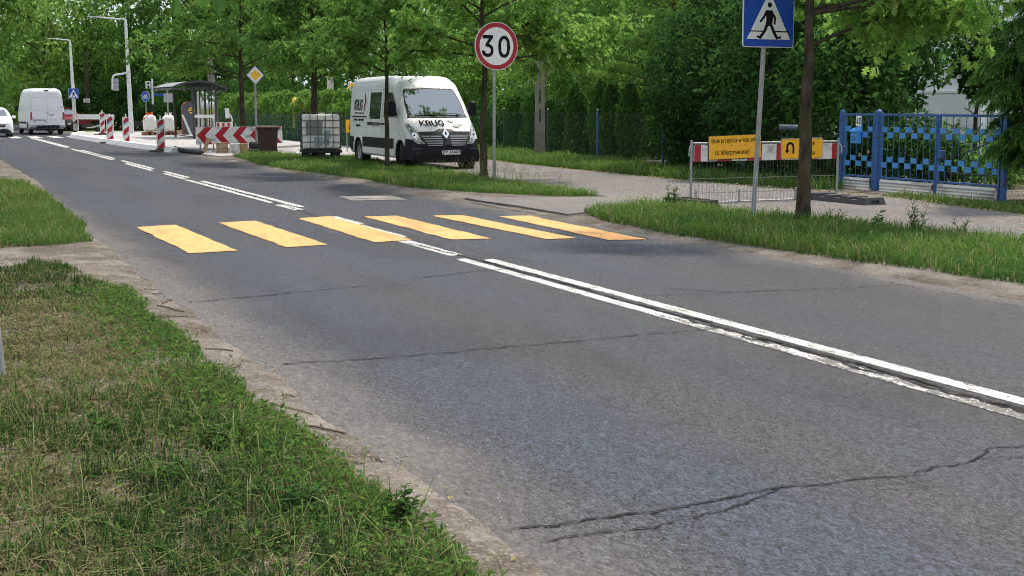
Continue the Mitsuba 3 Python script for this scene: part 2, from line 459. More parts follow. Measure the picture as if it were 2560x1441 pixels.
for i in range(5):      # the dropped kerb at the crossing
    part('sidewalk', 'kerb', box(8.38, 8.47, 17.3 + i * 0.8, 18.085 + i * 0.8, -0.05, 0.022 + 0.004 * (i % 2), 0.008), 'm_patch')
part('sidewalk', 'slab', put(box(-0.45, 0.45, -0.55, 0.55, 0, 0.05, 0.01), 13.18, 28.65, 0.018, -0.15), 'm_patch', label='pale square concrete cover slab beside the grass')

# paint on the road
def flat(poly, z, seg=0.25):
    return prism(poly, 0.003, (0, 0, z - 0.003))


STR = [(2.72, 14.80, 3.25, 14.86, 3.22, 18.42, 2.68, 18.26), (3.83, 14.98, 4.34, 15.08, 4.34, 18.60, 3.81, 18.52), (4.92, 15.14, 5.42, 15.22, 5.50, 18.95, 4.98, 18.78),
       (5.86, 15.06, 6.34, 14.98, 6.41, 18.64, 5.92, 18.68), (6.92, 14.66, 7.30, 14.62, 7.31, 18.36, 6.88, 18.46), (7.55, 14.26, 8.00, 14.15, 8.16, 17.85, 7.72, 17.98)]
rg = np.random.default_rng(5)
for k, s in enumerate(STR):
    c = np.array(LineString(np.array(s + s[:2]).reshape(-1, 2)).segmentize(0.3).coords)[:-1]
    c = c + rg.normal(0, 0.010, c.shape)
    part('road', 'crossing_stripe', flat(c, 0.008), 'm_yellowline', label='freshly painted yellow crossing stripe')


def line(x0, y0, x1, y1, w, z=0.004, sh=0.06):
    return flat([(x0 - w / 2, y0), (x0 + w / 2, y0 + sh), (x1 + w / 2, y1 + sh), (x1 - w / 2, y1)], z)


part('road', 'centre_line', line(5.46, -6, 5.46, 12.95, 0.13), 'm_whiteline', label='solid white centre line')
part('road', 'centre_line', line(5.18, -6, 5.215, 13.10, 0.125), 'm_whiteline', label='cracked and worn white centre line')
for y0, y1, x, w in ((13.45, 15.15, 5.30, 0.17), (15.6, 17.4, 5.42, 0.19), (17.55, 18.9, 5.52, 0.14), (20.3, 21.5, 5.42, 0.17), (20.9, 28.9, 5.62, 0.12), (22.0, 29.4, 5.42, 0.12), (29.7, 32.5, 5.45, 0.12), (30.4, 33.5, 5.62, 0.11),
                     (34, 38.5, 5.42, 0.12), (35, 40.5, 5.60, 0.12), (41, 52, 5.42, 0.12), (42, 50.5, 5.60, 0.12), (53.5, 70, 5.42, 0.12), (54.5, 69, 5.58, 0.12)):
    part('road', 'lane_mark', line(x, y0, x, y1, w), 'm_whiteline')
for k in range(6):
    part('road', 'far_crossing_stripe', line(2.9 + k * 0.95, 69.6, 2.9 + k * 0.95, 73.4, 0.5), 'm_whiteline')
CR = [([(1.98, 4.58), (2.25, 4.55), (2.49, 4.55), (2.84, 4.56), (3.30, 4.66), (3.85, 4.56), (4.30, 4.64), (4.52, 4.75), (4.71, 4.72), (5.3, 4.75), (6.4, 4.6)], 0.0125, 0.018),
      ([(2.05, 4.40), (2.30, 4.40), (2.52, 4.36), (2.70, 4.43), (2.95, 4.46), (3.15, 4.58), (3.32, 4.64)], 0.009, 0.016),
      ([(2.05, 8.2), (2.6, 8.1), (3.3, 8.15), (4.1, 8.2), (5.3, 8.25)], 0.015, 0.02), ([(2.0, 11.1), (2.8, 11.3), (3.7, 11.5)], 0.022, 0.03), ([(4.2, 11.8), (4.8, 12.0), (5.45, 12.2)], 0.024, 0.03),
      ([(5.6, 9.95), (6.4, 9.8), (7.2, 9.7), (8.1, 9.6)], 0.020, 0.02), ([(6.0, 10.3), (6.2, 10.05), (6.35, 9.82)], 0.02, 0.02), ([(6.6, 6.55), (6.9, 6.3), (7.3, 6.0)], 0.012, 0.02),
      ([(2.2, 17.2), (2.7, 17.35), (3.4, 17.5)], 0.036, 0.03), ([(4.0, 18.0), (4.9, 18.2)], 0.03, 0.03), ([(2.3, 23.2), (3.3, 23.4), (5.2, 23.9), (6.2, 24.4)], 0.042, 0.03),
      ([(2.4, 26.2), (3.6, 26.5), (5, 27)], 0.042, 0.03), ([(2.5, 33), (4.2, 33.4), (5.5, 34)], 0.025, 0.04), ([(3.0, 25.4), (3.2, 24.8), (3.5, 24.2), (3.7, 23.6)], 0.016, 0.05), ([(3.6, 4.60), (3.75, 4.50), (3.95, 4.46)], 0.005, 0.012), ([(4.35, 4.66), (4.5, 4.60), (4.75, 4.62), (5.1, 4.66)], 0.006, 0.012), ([(2.7, 4.43), (2.62, 4.5), (2.6, 4.55)], 0.005, 0.01), ([(8.1, 12), (8.05, 10), (8.0, 7.5)], 0.010, 0.03)]
for k, (pts, w, j) in enumerate(CR):
    part('road', 'crack', ribbon(pts, w, 0.006, j, 40 + k, 0.022), 'm_crack')
part('road', 'joint_crack', [ribbon([(5.31, -2), (5.30, 4), (5.31, 8.5), (5.34, 12.9), (5.28, 14.9)], 0.035, 0.0075, 0.022, 70, 0.03), ribbon([(5.27, -2), (5.24, 4), (5.27, 8.8)], 0.03, 0.0068, 0.03, 71, 0.04),
                             ribbon([(5.30, 18.9), (5.45, 21), (5.50, 29), (5.5, 45)], 0.02, 0.0068, 0.02, 72, 0.06)], 'm_crack', label='dark broken joint between the two centre lines')
mh = part('road', 'manhole', prism(Polygon([(6.75, 21.95), (7.68, 21.75), (7.78, 22.85), (6.85, 23.05)]), 0.016, (0, 0, -0.008)), 'm_patch', label='pale rectangular manhole surround set in the asphalt')
part('road__manhole', 'cover', put(lathe([(0, 0.012), (0.29, 0.012), (0.30, 0)], 24), 7.27, 22.38, 0.008), 'm_darkconc')

# bus stop platform and site pavement beyond the parked van
def kx(y):
    return np.interp(y, [45, 52, 62, 70, 74, 78], [8.10, 7.70, 7.38, 7.20, 7.7, 8.6])


ys = np.arange(46.5, 78.5, 1.0)
plat = Polygon([(kx(y) + 0.30, y) for y in ys] + [(15.0, 78), (14.2, 50.5), (11.0, 46.5)])
struct('platform', prism(plat, 0.22, (0, 0, -0.09)), 'm_concrete', label='pale new concrete bus stop platform under construction')
for y in ys[:-1]:
    x0, x1 = kx(y + 0.01), kx(y + 0.985)
    pts = []
    for yy, x in ((y + 0.02, x0), (y + 0.975, x1)):
        pts += [[x - 0.02, yy, -0.02], [x + 0.04, yy, 0.06], [x + 0.10, yy, 0.17], [x + 0.32, yy, 0.175], [x + 0.32, yy, -0.02]]
    part('platform', 'kerb', hull(pts), 'm_kerbwhite')
struct('site_pavement', prism(Polygon([(8.55, 41.2), (10.0, 42.8), (12.0, 38.6), (12.0, 36), (15.2, 36), (15.0, 58), (11.0, 47.5), (8.4, 46.6)]), 0.03, (0, 0, 0.033)), 'm_concrete')

# ------------------------------------------------------------------ leaves and grass
def unit(v):
    return v / (np.linalg.norm(v, axis=-1, keepdims=True) + 1e-12)


def template(outline, mid=0.0, bend=0.25):
    """Right half of a leaf outline (x, y) from base to tip; both halves, folded a little along the rib and bent."""
    o = np.array(outline, float)
    v, f = [], []
    for s in (1, -1):
        pts = np.vstack([o * [s, 1]])
        pl = Polygon(pts)
        tv, tf = trimesh.creation.triangulate_polygon(pl, engine='earcut')
        tf = np.asarray(tf); tv = np.asarray(tv)
        c = np.cross(tv[tf[:, 1]] - tv[tf[:, 0]], tv[tf[:, 2]] - tv[tf[:, 0]])
        tf[c < 0] = tf[c < 0][:, ::-1]
        f.append(tf + sum(len(x) for x in v)); v.append(tv)
    v, f = np.vstack(v), np.vstack(f)
    return np.c_[v, mid * np.abs(v[:, 0]) - bend * v[:, 1] ** 2], f


OAK = template([(0, 0), (.05, .12), (.26, .26), (.09, .34), (.40, .56), (.12, .60), (.30, .84), (.07, .82), (0, 1)], 0.25, 0.22)
OAK2 = template([(0, 0), (.22, .24), (.1, .34), (.40, .58), (.12, .66), (0, 1)], 0.25, 0.2)
OVAL = template([(0, 0), (.26, .35), (.22, .65), (0, 1)], 0.3, 0.2)
DIAMOND = template([(0, 0), (.27, .45), (0, 1)], 0.3, 0.1)
SLIM = template([(0, 0), (.12, .4), (0, 1)], 0.2, 0.2)
NEEDLE = (np.array([[-.05, 0, 0], [.05, 0, 0], [0, 1, 0.0]]), np.array([[0, 1, 2]]))


def place_leaves(P, D, N, size, tmpl, hue, val):
    """(vertices, faces, uv) of one leaf per row of P, along D, facing N."""
    D = unit(D); X = unit(np.cross(D, N)); N = np.cross(X, D)
    tv, tf = tmpl; n, k = len(P), len(tv)
    size = np.broadcast_to(size, (n,))[:, None, None]
    v = P[:, None] + size * (tv[None, :, 0:1] * X[:, None] + tv[None, :, 1:2] * D[:, None] + tv[None, :, 2:3] * N[:, None])
    f = tf[None] + (np.arange(n) * k)[:, None, None]
    uv = np.repeat(np.c_[np.clip(np.broadcast_to(hue, (n,)), 0.01, 0.99), np.clip(np.broadcast_to(val, (n,)), 0.02, 0.98)], k, 0)
    return v.reshape(-1, 3), f.reshape(-1, 3), uv


def leaf_part(parent, name, sets, bsdf='m_leaf', label=None, kind=None):
    v, f = join([(a, b) for a, b, _ in sets])
    k = numbered(parent + '__' + name) if parent else numbered(name)
    scene[k] = mikit.ply(trimesh.Trimesh(v, f, process=False), bsdf, smooth=False, uv=np.vstack([c for _, _, c in sets]))
    if label or kind:
        labels[k] = {**({'label': label} if label else {}), **({'kind': kind} if kind else {})}
    return k


def sphere_pts(r, n):
    return unit(r.normal(size=(n, 3)))


def clumpy(rg, c, rad, nclump, per, csize, lsize, tmpl, hue, val, droop=0.3, keep=None, shell=0.55, ground=0.15):
    """Leaves in clumps spread through an ellipsoid, thinner towards the middle; each clump is denser on its outside."""
    c, rad = np.asarray(c, float), np.asarray(rad, float)
    u = sphere_pts(rg, nclump * 2)
    rr = shell + (1 - shell) * rg.random(len(u)) ** 0.6
    lump = 0.72 + 0.56 * meshkit.fbm(u * 2.1 + c * 0.37, 3, 4)
    C = c + u * rad * (rr * lump)[:, None]
    if keep is not None:
        m = keep(C); C, u = C[m], u[m]
    C, u = C[:nclump], u[:nclump]
    n = len(C)
    cs = csize * (0.6 + 0.8 * rg.random(n))
    w = unit(rg.normal(size=(n, per, 3)) + 0.55 * u[:, None] + np.array([0, 0, 0.35]))
    P = C[:, None] + w * (cs[:, None] * (0.35 + 0.75 * rg.random((n, per)) ** 0.6))[..., None] * np.array([1, 1, 0.72])
    tone_h, tone_v = rg.normal(0, 0.05, n), rg.normal(0, 0.13, n)
    D = unit(w + 0.6 * rg.normal(size=w.shape) + np.array([0, 0, -droop]))
    N = unit(w * 0.6 + 0.8 * rg.normal(size=w.shape) * 0.6 + np.array([0, 0, 0.7]))
    P, D, N = P.reshape(-1, 3), D.reshape(-1, 3), N.reshape(-1, 3)
    k = P[:, 2] > ground
    h = (hue + np.repeat(tone_h, per) + rg.normal(0, 0.05, n * per))[k]
    vv = (val + np.repeat(tone_v, per) + rg.normal(0, 0.12, n * per))[k]
    return place_leaves(P[k], D[k], N[k], lsize * (0.6 + 0.7 * rg.random(k.sum())), tmpl, h, vv)


def blades(P, hgt, lean, width, hue, val, rg, az=None):
    """Curved grass blades of three triangles."""
    n = len(P)
    az = rg.random(n) * 2 * np.pi if az is None else az
    d = np.stack([np.cos(az), np.sin(az), np.zeros(n)], 1); s = np.stack([-d[:, 1], d[:, 0], np.zeros(n)], 1)
    hgt, lean, width = (np.broadcast_to(a, (n,))[:, None] for a in (hgt, lean, width))
    up = np.array([0, 0, 1.0])
    m1 = P + up * hgt * 0.55 + d * hgt * lean * 0.28
    tip = P + up * hgt * (1 - 0.35 * lean) + d * hgt * lean
    v = np.stack([P - s * width / 2, P + s * width / 2, m1 + s * width * 0.42, m1 - s * width * 0.42, tip], 1).reshape(-1, 3)
    f = (np.array([[0, 1, 2], [0, 2, 3], [3, 2, 4]])[None] + (np.arange(n) * 5)[:, None, None]).reshape(-1, 3)
    uv = np.repeat(np.c_[np.clip(np.broadcast_to(hue, (n,)), 0.01, 0.99), np.clip(np.broadcast_to(val, (n,)), 0.02, 0.98)], 5, 0)
    return v, f, uv


def inside(poly, X, Y):
    shapely.prepare(poly)
    return shapely.contains_xy(poly, X, Y)


def soft_poly(pts, amp, seed, seg=0.2):
    c = np.array(LineString(pts + [pts[0]]).segmentize(seg).coords)[:-1]
    c = c + amp * 2 * (np.stack([fb(c[:, 0], c[:, 1], 1.7, 4, seed), fb(c[:, 0], c[:, 1], 1.7, 4, seed + 1)], 1) - 0.5)
    return Polygon(c).buffer(0)


def scatter(rg, poly, density):
    x0, y0, x1, y1 = poly.bounds
    n = int((x1 - x0) * (y1 - y0) * density)
    X, Y = x0 + (x1 - x0) * rg.random(n), y0 + (y1 - y0) * rg.random(n)
    k = inside(poly, X, Y)
    return X[k], Y[k]


# --- the near verge on the left: green band along the edge, dry middle, sandy bare spots
NEAR = soft_poly([(1.70, 2.2), (1.68, 4.6), (1.64, 5.6), (1.70, 6.4), (1.62, 7.2), (1.68, 8.0), (1.64, 9.2), (1.58, 10.2), (1.68, 11.0), (1.66, 11.8), (1.50, 12.6), (1.36, 13.8), (1.1, 14.5), (0.8, 13.7), (0.2, 13.2), (-2.5, 13.0), (-2.5, 2.2)], 0.16, 31)
FAR = soft_poly([(-4, 15.9), (0.86, 15.84), (1.4, 15.8), (1.82, 16.4), (2.0, 18), (2.1, 20.6), (2.16, 24.3), (2.1, 28.2), (1.6, 29.8), (-4, 30.5)], 0.16, 33)


def near_grass():
    rg = np.random.default_rng(11)
    sets = []
    for y0, y1, x0, dens in ((2.2, 5.0, -1.0, 5200), (5.0, 7.5, -0.8, 5200), (7.5, 10.5, -0.9, 3900), (10.5, 15, -1.2, 2700)):
        X, Y = scatter(rg, NEAR.intersection(shapely.box(x0, y0, 3, y1)), dens)
        g = fb(X, Y, 1.1, 4, 51); g2 = fb(X, Y, 3.6, 3, 52)
        dry = np.clip(1 - np.abs((X - 0.95) / 0.85) ** 2, 0, 1) * np.clip(1 - np.abs((Y - 9.2) / 2.3) ** 2, 0, 1) + 0.55 * (g - 0.48) * 4 * np.clip((8.5 - Y) / 3, 0.2, 1)
        dry += 0.35 * np.clip((11.2 - np.abs(Y - 11.6) * 6) / 11.2, 0, 1) * (X < 1.2)
        rim = np.clip((X - 1.3) / 0.35, 0, 1)
        dry += 0.5 * np.clip(1 - ((X - 0.2) / 0.5) ** 2, 0, 1) * np.clip(1 - ((Y - 5.6) / 1.0) ** 2, 0, 1)
        dry = np.clip(1.25 * dry - 0.9 * rim, 0, 1)
        bare = g2 + 0.35 * (fb(X, Y, 0.8, 3, 53) - 0.5)
        keep = (bare < 0.535 + 0.1 * rim + 0.04 * (Y < 7)) | (rg.random(len(X)) < 0.10)
        keep &= rg.random(len(X)) > 0.35 * dry
        X, Y, dry, rim, g2 = X[keep], Y[keep], dry[keep], rim[keep], g2[keep]
        n = len(X); straw = rg.random(n) < dry * 0.62 + 0.34
        P = np.stack([X, Y, left_z(X, Y) - 0.004], 1)
        far = np.clip((Y - 4) / 8, 0, 1)
        h = np.where(straw, 0.05 + 0.06 * rg.random(n), (0.055 + 0.085 * rg.random(n) ** 1.5) * (0.75 + 0.6 * g2)) * (1 - 0.35 * rim) * (1 - 0.25 * far)
        ln = np.where(straw, 0.7 + 0.9 * rg.random(n), 0.25 + 0.75 * rg.random(n))
        hue = np.where(straw, 0.76 + 0.24 * rg.random(n), 0.24 + 0.26 * rim + rg.normal(0, 0.12, n) + 0.14 * dry)
        val = np.where(straw, 0.02 + 0.46 * rg.random(n) ** 1.3, 0.04 + 0.24 * rg.random(n) + 0.20 * rim)
        sets.append(blades(P, h, ln, 0.0035 + 0.0025 * rg.random(n) + 0.0025 * far, hue, val, rg))
    # flattened straw, moss and dead bits on the ground between the blades
    X, Y = scatter(rg, NEAR.intersection(shapely.box(-0.6, 2.4, 2, 13)), 2300)
    sp = fb(X, Y, 2.0, 3, 58); k = rg.random(len(X)) < 0.35 + 1.1 * (sp - 0.3); X, Y = X[k], Y[k]
    n = len(X); P = np.stack([X, Y, left_z(X, Y) + 0.004 + 0.012 * rg.random(n)], 1)
    sets.append(place_leaves(P, unit(rg.normal(size=(n, 3)) * [1, 1, 0.22]), unit(rg.normal(size=(n, 3)) * 0.4 + [0, 0, 1]), 0.02 + 0.045 * rg.random(n), SLIM, np.where(rg.random(n) < 0.3, 0.35 + 0.2 * rg.random(n), 0.78 + 0.2 * rg.random(n)), 0.02 + 0.42 * rg.random(n) ** 1.4))
    # long arching blades and flattened stalks
    X, Y = scatter(rg, NEAR.intersection(shapely.box(-0.8, 2.5, 1.7, 8)), 90)
    n = len(X); P = np.stack([X, Y, left_z(X, Y)], 1)
    sets.append(blades(P, 0.16 + 0.14 * rg.random(n), 0.7 + 0.9 * rg.random(n), 0.004, np.where(rg.random(n) < 0.4, 0.85, 0.45 + 0.2 * rg.random(n)), 0.4 + 0.3 * rg.random(n), rg))
    # small broad leaves of the rim: knotgrass and clover
    X, Y = scatter(rg, NEAR.intersection(shapely.box(0.1, 2.5, 2.2, 12)), 1500)
    w = rg.random(len(X)) < np.clip((X - 0.95) / 0.6, 0.04, 0.8); X, Y = X[w], Y[w]
    n = len(X); P = np.stack([X, Y, left_z(X, Y) + 0.015 + 0.05 * rg.random(n)], 1)
    D = unit(rg.normal(size=(n, 3)) * [1, 1, 0.5] + [0, 0, 0.35]); N = unit(rg.normal(size=(n, 3)) * 0.5 + [0, 0, 1])
    sets.append(place_leaves(P, D, N, 0.022 + 0.022 * rg.random(n), DIAMOND, 0.48 + rg.normal(0, 0.09, n), 0.38 + 0.3 * rg.random(n)))
    return sets


leaf_part(None, 'near_grass', near_grass(), 'm_grass')
labels['near_grass'] = {'label': 'patchy green and straw-dry grass on the near verge left of the road', 'category': 'grass', 'kind': 'stuff'}


def strip(seed, poly, dens, h0, h1, w, zf, hue, val, straw=0.05, green_edge=0.0):
    rg = np.random.default_rng(seed)
    X, Y = scatter(rg, poly, dens)
    g, g2 = fb(X, Y, 0.8, 3, seed), fb(X, Y, 2.7, 3, seed + 1)
    k = (g2 < 0.66) | (rg.random(len(X)) < 0.35)
    X, Y, g, g2 = X[k], Y[k], g[k], g2[k]
    n = len(X); st = rg.random(n) < straw * (0.4 + 2 * g)
    P = np.stack([X, Y, zf(X, Y) - 0.006], 1)
    tf = fb(X, Y, 6.5, 2, seed + 2)
    h = (h0 + (h1 - h0) * rg.random(n) ** 1.6) * (0.55 + 0.9 * g) * (0.35 + 1.3 * tf)
    return blades(P, h, 0.2 + 0.7 * rg.random(n), w * (0.7 + 0.6 * rg.random(n)), np.where(st, 0.82 + 0.15 * rg.random(n), hue + 0.45 * (g - 0.5) + 0.2 * (tf - 0.5) + rg.normal(0, 0.07, n)), val + 0.6 * (g2 - 0.5) + 0.55 * (tf - 0.5) + rg.normal(0, 0.12, n), rg)


s = leaf_part(None, 'far_grass', [strip(61, FAR.intersection(shapely.box(-0.3, 15, 3, 23)), 1900, 0.06, 0.17, 0.008, left_z, 0.50, 0.46, 0.10),
                                  strip(62, FAR.intersection(shapely.box(0.2, 23, 3, 31)), 1100, 0.07, 0.2, 0.012, left_z, 0.52, 0.46, 0.1)], 'm_grass')
labels['far_grass'] = {'label': 'rounded patch of longer green grass beyond the sandy path on the left', 'category': 'grass', 'kind': 'stuff'}

VA = soft_poly([(8.98, 17.75), (8.72, 17.1), (8.55, 16.0), (8.45, 14.4), (8.55, 12.6), (8.66, 10.8), (8.85, 9.1), (8.9, 5.5), (11.4, 5.5), (11.46, 11.4), (11.25, 13.2), (10.95, 15.6), (10.7, 17.2), (10.4, 18.3), (9.7, 18.15)], 0.09, 35)
VB = soft_poly([(8.75, 38.5), (8.45, 36), (8.42, 33), (8.75, 28), (8.62, 24.4), (9.1, 22.6), (9.9, 21.1), (10.74, 20.6), (10.8, 24), (10.9, 26.6), (11.3, 30.5), (11.6, 34), (11.9, 38), (10.1, 42.2), (8.9, 41)], 0.12, 37)
VC = soft_poly([(14.65, 33), (14.6, 28), (14.62, 24), (14.95, 21.2), (15.3, 20.4), (15.85, 20.6), (16.2, 21.3), (16.8, 27), (17.3, 34), (18.2, 45), (15.5, 45), (15.2, 37)], 0.1, 39)
VD = soft_poly([(15.1, 18.6), (15.0, 17.6), (14.55, 15.8), (14.3, 13.5), (14.3, 9), (17, 9), (16.5, 16.0), (15.72, 16.5), (15.72, 18.8)], 0.1, 41)
for nm, sets, lb in (('verge_grass', [strip(63, VA, 1800, 0.07, 0.22, 0.009, right_z, 0.48, 0.52, 0.08)], 'lush grass strip on the right around the foot of the blue crossing sign'),
                     ('verge_grass', [strip(64, VB.intersection(shapely.box(8, 20, 13, 29)), 1200, 0.07, 0.2, 0.012, right_z, 0.52, 0.58, 0.06), strip(65, VB.intersection(shapely.box(8, 29, 13, 43)), 850, 0.08, 0.2, 0.015, right_z, 0.53, 0.58, 0.06)], 'grass strip in front of the parked van, along the road'),
                     ('verge_grass', [strip(66, VC.intersection(shapely.box(14, 20, 19, 31)), 650, 0.1, 0.28, 0.016, right_z, 0.50, 0.58, 0.04), strip(67, VC.intersection(shapely.box(14, 31, 19, 45)), 400, 0.1, 0.3, 0.022, right_z, 0.51, 0.58, 0.04)], 'grass between the pavement and the dark hedge'),
                     ('verge_grass', [strip(68, VD, 700, 0.05, 0.15, 0.012, right_z, 0.54, 0.54, 0.05)], 'grass strip below the blue gate, right of the pavement')):
    k = leaf_part(None, nm, sets, 'm_grass')
    labels[k] = {'label': lb, 'category': 'grass', 'kind': 'stuff'}

# seed heads standing above the verge in front of the van
rg = np.random.default_rng(71)
X, Y = scatter(rg, VB.intersection(shapely.box(9.6, 20.5, 12, 27)), 22)
n = len(X); P = np.stack([X, Y, right_z(X, Y)], 1); hh = 0.28 + 0.2 * rg.random(n); az = rg.random(n) * 6.28
st = blades(P, hh, 0.2, 0.006, 0.72 + 0.1 * rg.random(n), 0.35, rg, az)
tip = P + np.stack([np.cos(az) * hh * 0.2, np.sin(az) * hh * 0.2, hh * 0.9], 1)
heads = []
for q in range(7):
    heads.append(place_leaves(tip + rg.normal(0, 0.018, (n, 3)) * [1, 1, 1.6], unit(rg.normal(size=(n, 3)) + [0, 0, 1]), rg.normal(size=(n, 3)), 0.035, SLIM, 0.80, 0.3))
k = leaf_part(None, 'seeding_grass', [st] + heads, 'm_grass')
labels[k] = {'label': 'tall thin grass stalks in seed beside the speed limit pole', 'category': 'grass', 'kind': 'stuff'}

# litter: dead leaves, twigs and grit on bare earth
rg = np.random.default_rng(73)
X, Y = -0.5 + 2.7 * rg.random(1500), 3 + 13 * rg.random(1500)
n = len(X); P = np.stack([X, Y, left_z(X, Y) + 0.012], 1)
dl = place_leaves(P, unit(rg.normal(size=(n, 3)) * [1, 1, 0.15]), unit(rg.normal(size=(n, 3)) * 0.35 + [0, 0, 1]), 0.015 + 0.028 * rg.random(n) ** 2, OVAL, 0.92, 0.25 + 0.35 * rg.random(n))
X2, Y2 = scatter(rg, SIDEWALK.exterior.buffer(0.22).intersection(shapely.box(10, 11, 15.4, 38)), 55)
k2 = X2 > 14; X2, Y2 = X2[k2], Y2[k2]
n2 = len(X2); dl2 = place_leaves(np.stack([X2, Y2, np.full(n2, 0.07)], 1), unit(rg.normal(size=(n2, 3)) * [1, 1, 0.2]), unit(rg.normal(size=(n2, 3)) * 0.3 + [0, 0, 1]), 0.05 + 0.05 * rg.random(n2), OVAL, 0.93, 0.4 + 0.35 * rg.random(n2))
k = leaf_part(None, 'leaf_litter', [dl, dl2], 'm_grass')
labels[k] = {'label': 'dry brown leaves and straw bits scattered on bare earth and pavement edges', 'category': 'leaf litter', 'kind': 'stuff'}
tw = []
for q in range(70):
    x, y, a, l = 0.6 + 1.45 * rg.random(), 4 + 9 * rg.random(), rg.random() * 6.28, 0.06 + 0.2 * rg.random() ** 2
    b = a + rg.normal(0, 0.4)
    xs = np.array([x, x + l * 0.5 * math.cos(a), x + l * 0.5 * (math.cos(a) + math.cos(b))]); yy = np.array([y, y + l * 0.5 * math.sin(a), y + l * 0.5 * (math.sin(a) + math.sin(b))])
    tw.append(tube(np.stack([xs, yy, left_z(xs, yy) + 0.006], 1), 0.0022 + 0.002 * rg.random(), 4))
for (x, y, a, l, r) in ((1.86, 6.25, 2.2, 0.22, .006), (1.83, 6.7, 2.0, 0.35, .004), (1.8, 11.0, 1.2, 0.3, .006), (1.86, 10.5, 1.9, 0.4, .005), (1.2, 7.6, 0.5, 0.5, .004)):
    xs = x + l * math.cos(a) * np.linspace(0, 1, 5) + 0.01 * rg.normal(size=5); yy = y + l * math.sin(a) * np.linspace(0, 1, 5)
    tw.append(tube(np.stack([xs, yy, left_z(xs, yy) + 0.008], 1), r, 5))
single('fallen_twigs', 'dark dry twigs lying along the sandy road edge', 'twigs', tw, 'm_twig', kind='stuff')
gr = []
ico = trimesh.creation.icosphere(1, 1.0)
X = np.r_[1.98 + 0.16 * rg.normal(size=900), 8.36 + 0.12 * rg.normal(size=350)]; Y = np.r_[3.5 + 13 * rg.random(900) ** 1.3, 8 + 16 * rg.random(350)]
X[:900] += 0.22 * np.clip((Y[:900] - 12) / 10, 0, 1)
for q in range(len(X)):
    r = 0.003 + 0.007 * rg.random() ** 3
    z = float(left_z(X[q:q + 1], Y[q:q + 1])[0]) if X[q] < 5 else float(right_z(X[q:q + 1], Y[q:q + 1])[0])
    gr.append((np.array([[1, 0, 0], [-.6, .8, 0], [-.5, -.9, 0], [.1, 0, 1.0], [0, 0, -.4]]) * r * (0.7 + 0.6 * rg.random((1, 3))) @ rot(0, 0, rg.random() * 6.3).T + [X[q], Y[q], max(z, 0) + r * 0.3], np.array([[0, 1, 3], [1, 2, 3], [2, 0, 3], [1, 0, 4], [2, 1, 4], [0, 2, 4]])))
single('grit', 'loose grit and small stones along the asphalt edge', 'gravel', gr, 'm_stone', kind='stuff')
ms = trimesh.creation.icosphere(2, 1.0); mv = np.array(ms.vertices) * [0.17, 0.12, 0.055]
single('field_stone', 'pale flat stone lying in the grass at the crossing corner', 'stone', [(mv * (0.85 + 0.3 * meshkit.fbm(mv * 9, 3, 2))[:, None] + [9.78, 17.35, 0.07], np.array(ms.faces))], 'm_stone', True)


def weed(x, y, h, n, spread, leaf, hue, lb, zf=right_z, seed=0, up=0.8, stems=None):
    rg = np.random.default_rng(seed)
    t = thing('weed_plant', lb, 'weed', 'weeds growing in the verges')
    st, sets = [], []
    for q in range(stems or max(2, n // 12)):
        a = rg.random() * 6.28; l = h * (0.55 + 0.5 * rg.random()); sp = spread * rg.random()
        z0 = float(zf(np.array([x]), np.array([y]))[0])
        ts = np.linspace(0, 1, 6)
        c = np.stack([x + 0.03 * math.cos(a) + sp * math.cos(a) * ts ** 1.5, y + 0.03 * math.sin(a) + sp * math.sin(a) * ts ** 1.5, z0 + l * ts], 1)
        st.append(tube(c, np.linspace(0.005, 0.0015, 6) * (1 + h), 4))
        m = 12 + int(14 * rg.random()); tt = 0.15 + 0.85 * rg.random(m)
        P = np.stack([np.interp(tt, ts, c[:, k]) for k in range(3)], 1)
        aa = rg.random(m) * 6.28
        D = np.stack([np.cos(aa), np.sin(aa), np.full(m, up)], 1) + rg.normal(0, 0.2, (m, 3))
        sets.append(place_leaves(P, D, np.tile([0, 0, 1.0], (m, 1)) + rg.normal(0, 0.3, (m, 3)), leaf * (1.1 - 0.6 * tt) * (0.6 + 0.7 * rg.random(m)), SLIM if up > 0.5 else OVAL, hue + rg.normal(0, 0.05, m), 0.45 + rg.normal(0, 0.12, m)))
    part(t, 'stem', st, 'm_twig')
    leaf_part(t, 'foliage', sets, 'm_grass')
    return t


weed(10.36, 17.6, 0.36, 80, 0.10, 0.13, 0.50, 'leafy weed tuft left of the black barrier foot', seed=1)
weed(10.88, 12.75, 0.50, 60, 0.18, 0.11, 0.42, 'tallest spiky weed at the back of the right grass strip', seed=2)
weed(11.2, 12.35, 0.32, 40, 0.15, 0.10, 0.45, 'spiky weed right of the tallest one near the right frame edge', seed=3)
weed(10.86, 14.3, 0.22, 60, 0.12, 0.10, 0.55, 'bushy green weed just right of the big tree trunk', seed=4)
weed(11.0, 13.7, 0.26, 30, 0.12, 0.12, 0.30, 'dark broad-leaved weed between the big trunk and the tall weeds', seed=5, up=0.3)
for q, (x, y, h, lb) in enumerate([(1.32, 5.05, 0.13, 'blue-green weed rosette near the bottom, closest to the asphalt'), (0.92, 5.55, 0.12, 'broad-leaved weed in the near grass, left of the rosette'),
                                   (1.22, 6.15, 0.12, 'small leafy weed in the near grass beside bare soil'), (1.62, 4.75, 0.16, 'bright leafy weed at the bottom where grass meets sand'), (0.78, 6.6, 0.10, 'low broad weed in the middle of the near grass')]):
    weed(x, y, h, 60, 0.12, 0.055, 0.25 if q == 0 else 0.38, lb, left_z, 20 + q, 0.35, 7)


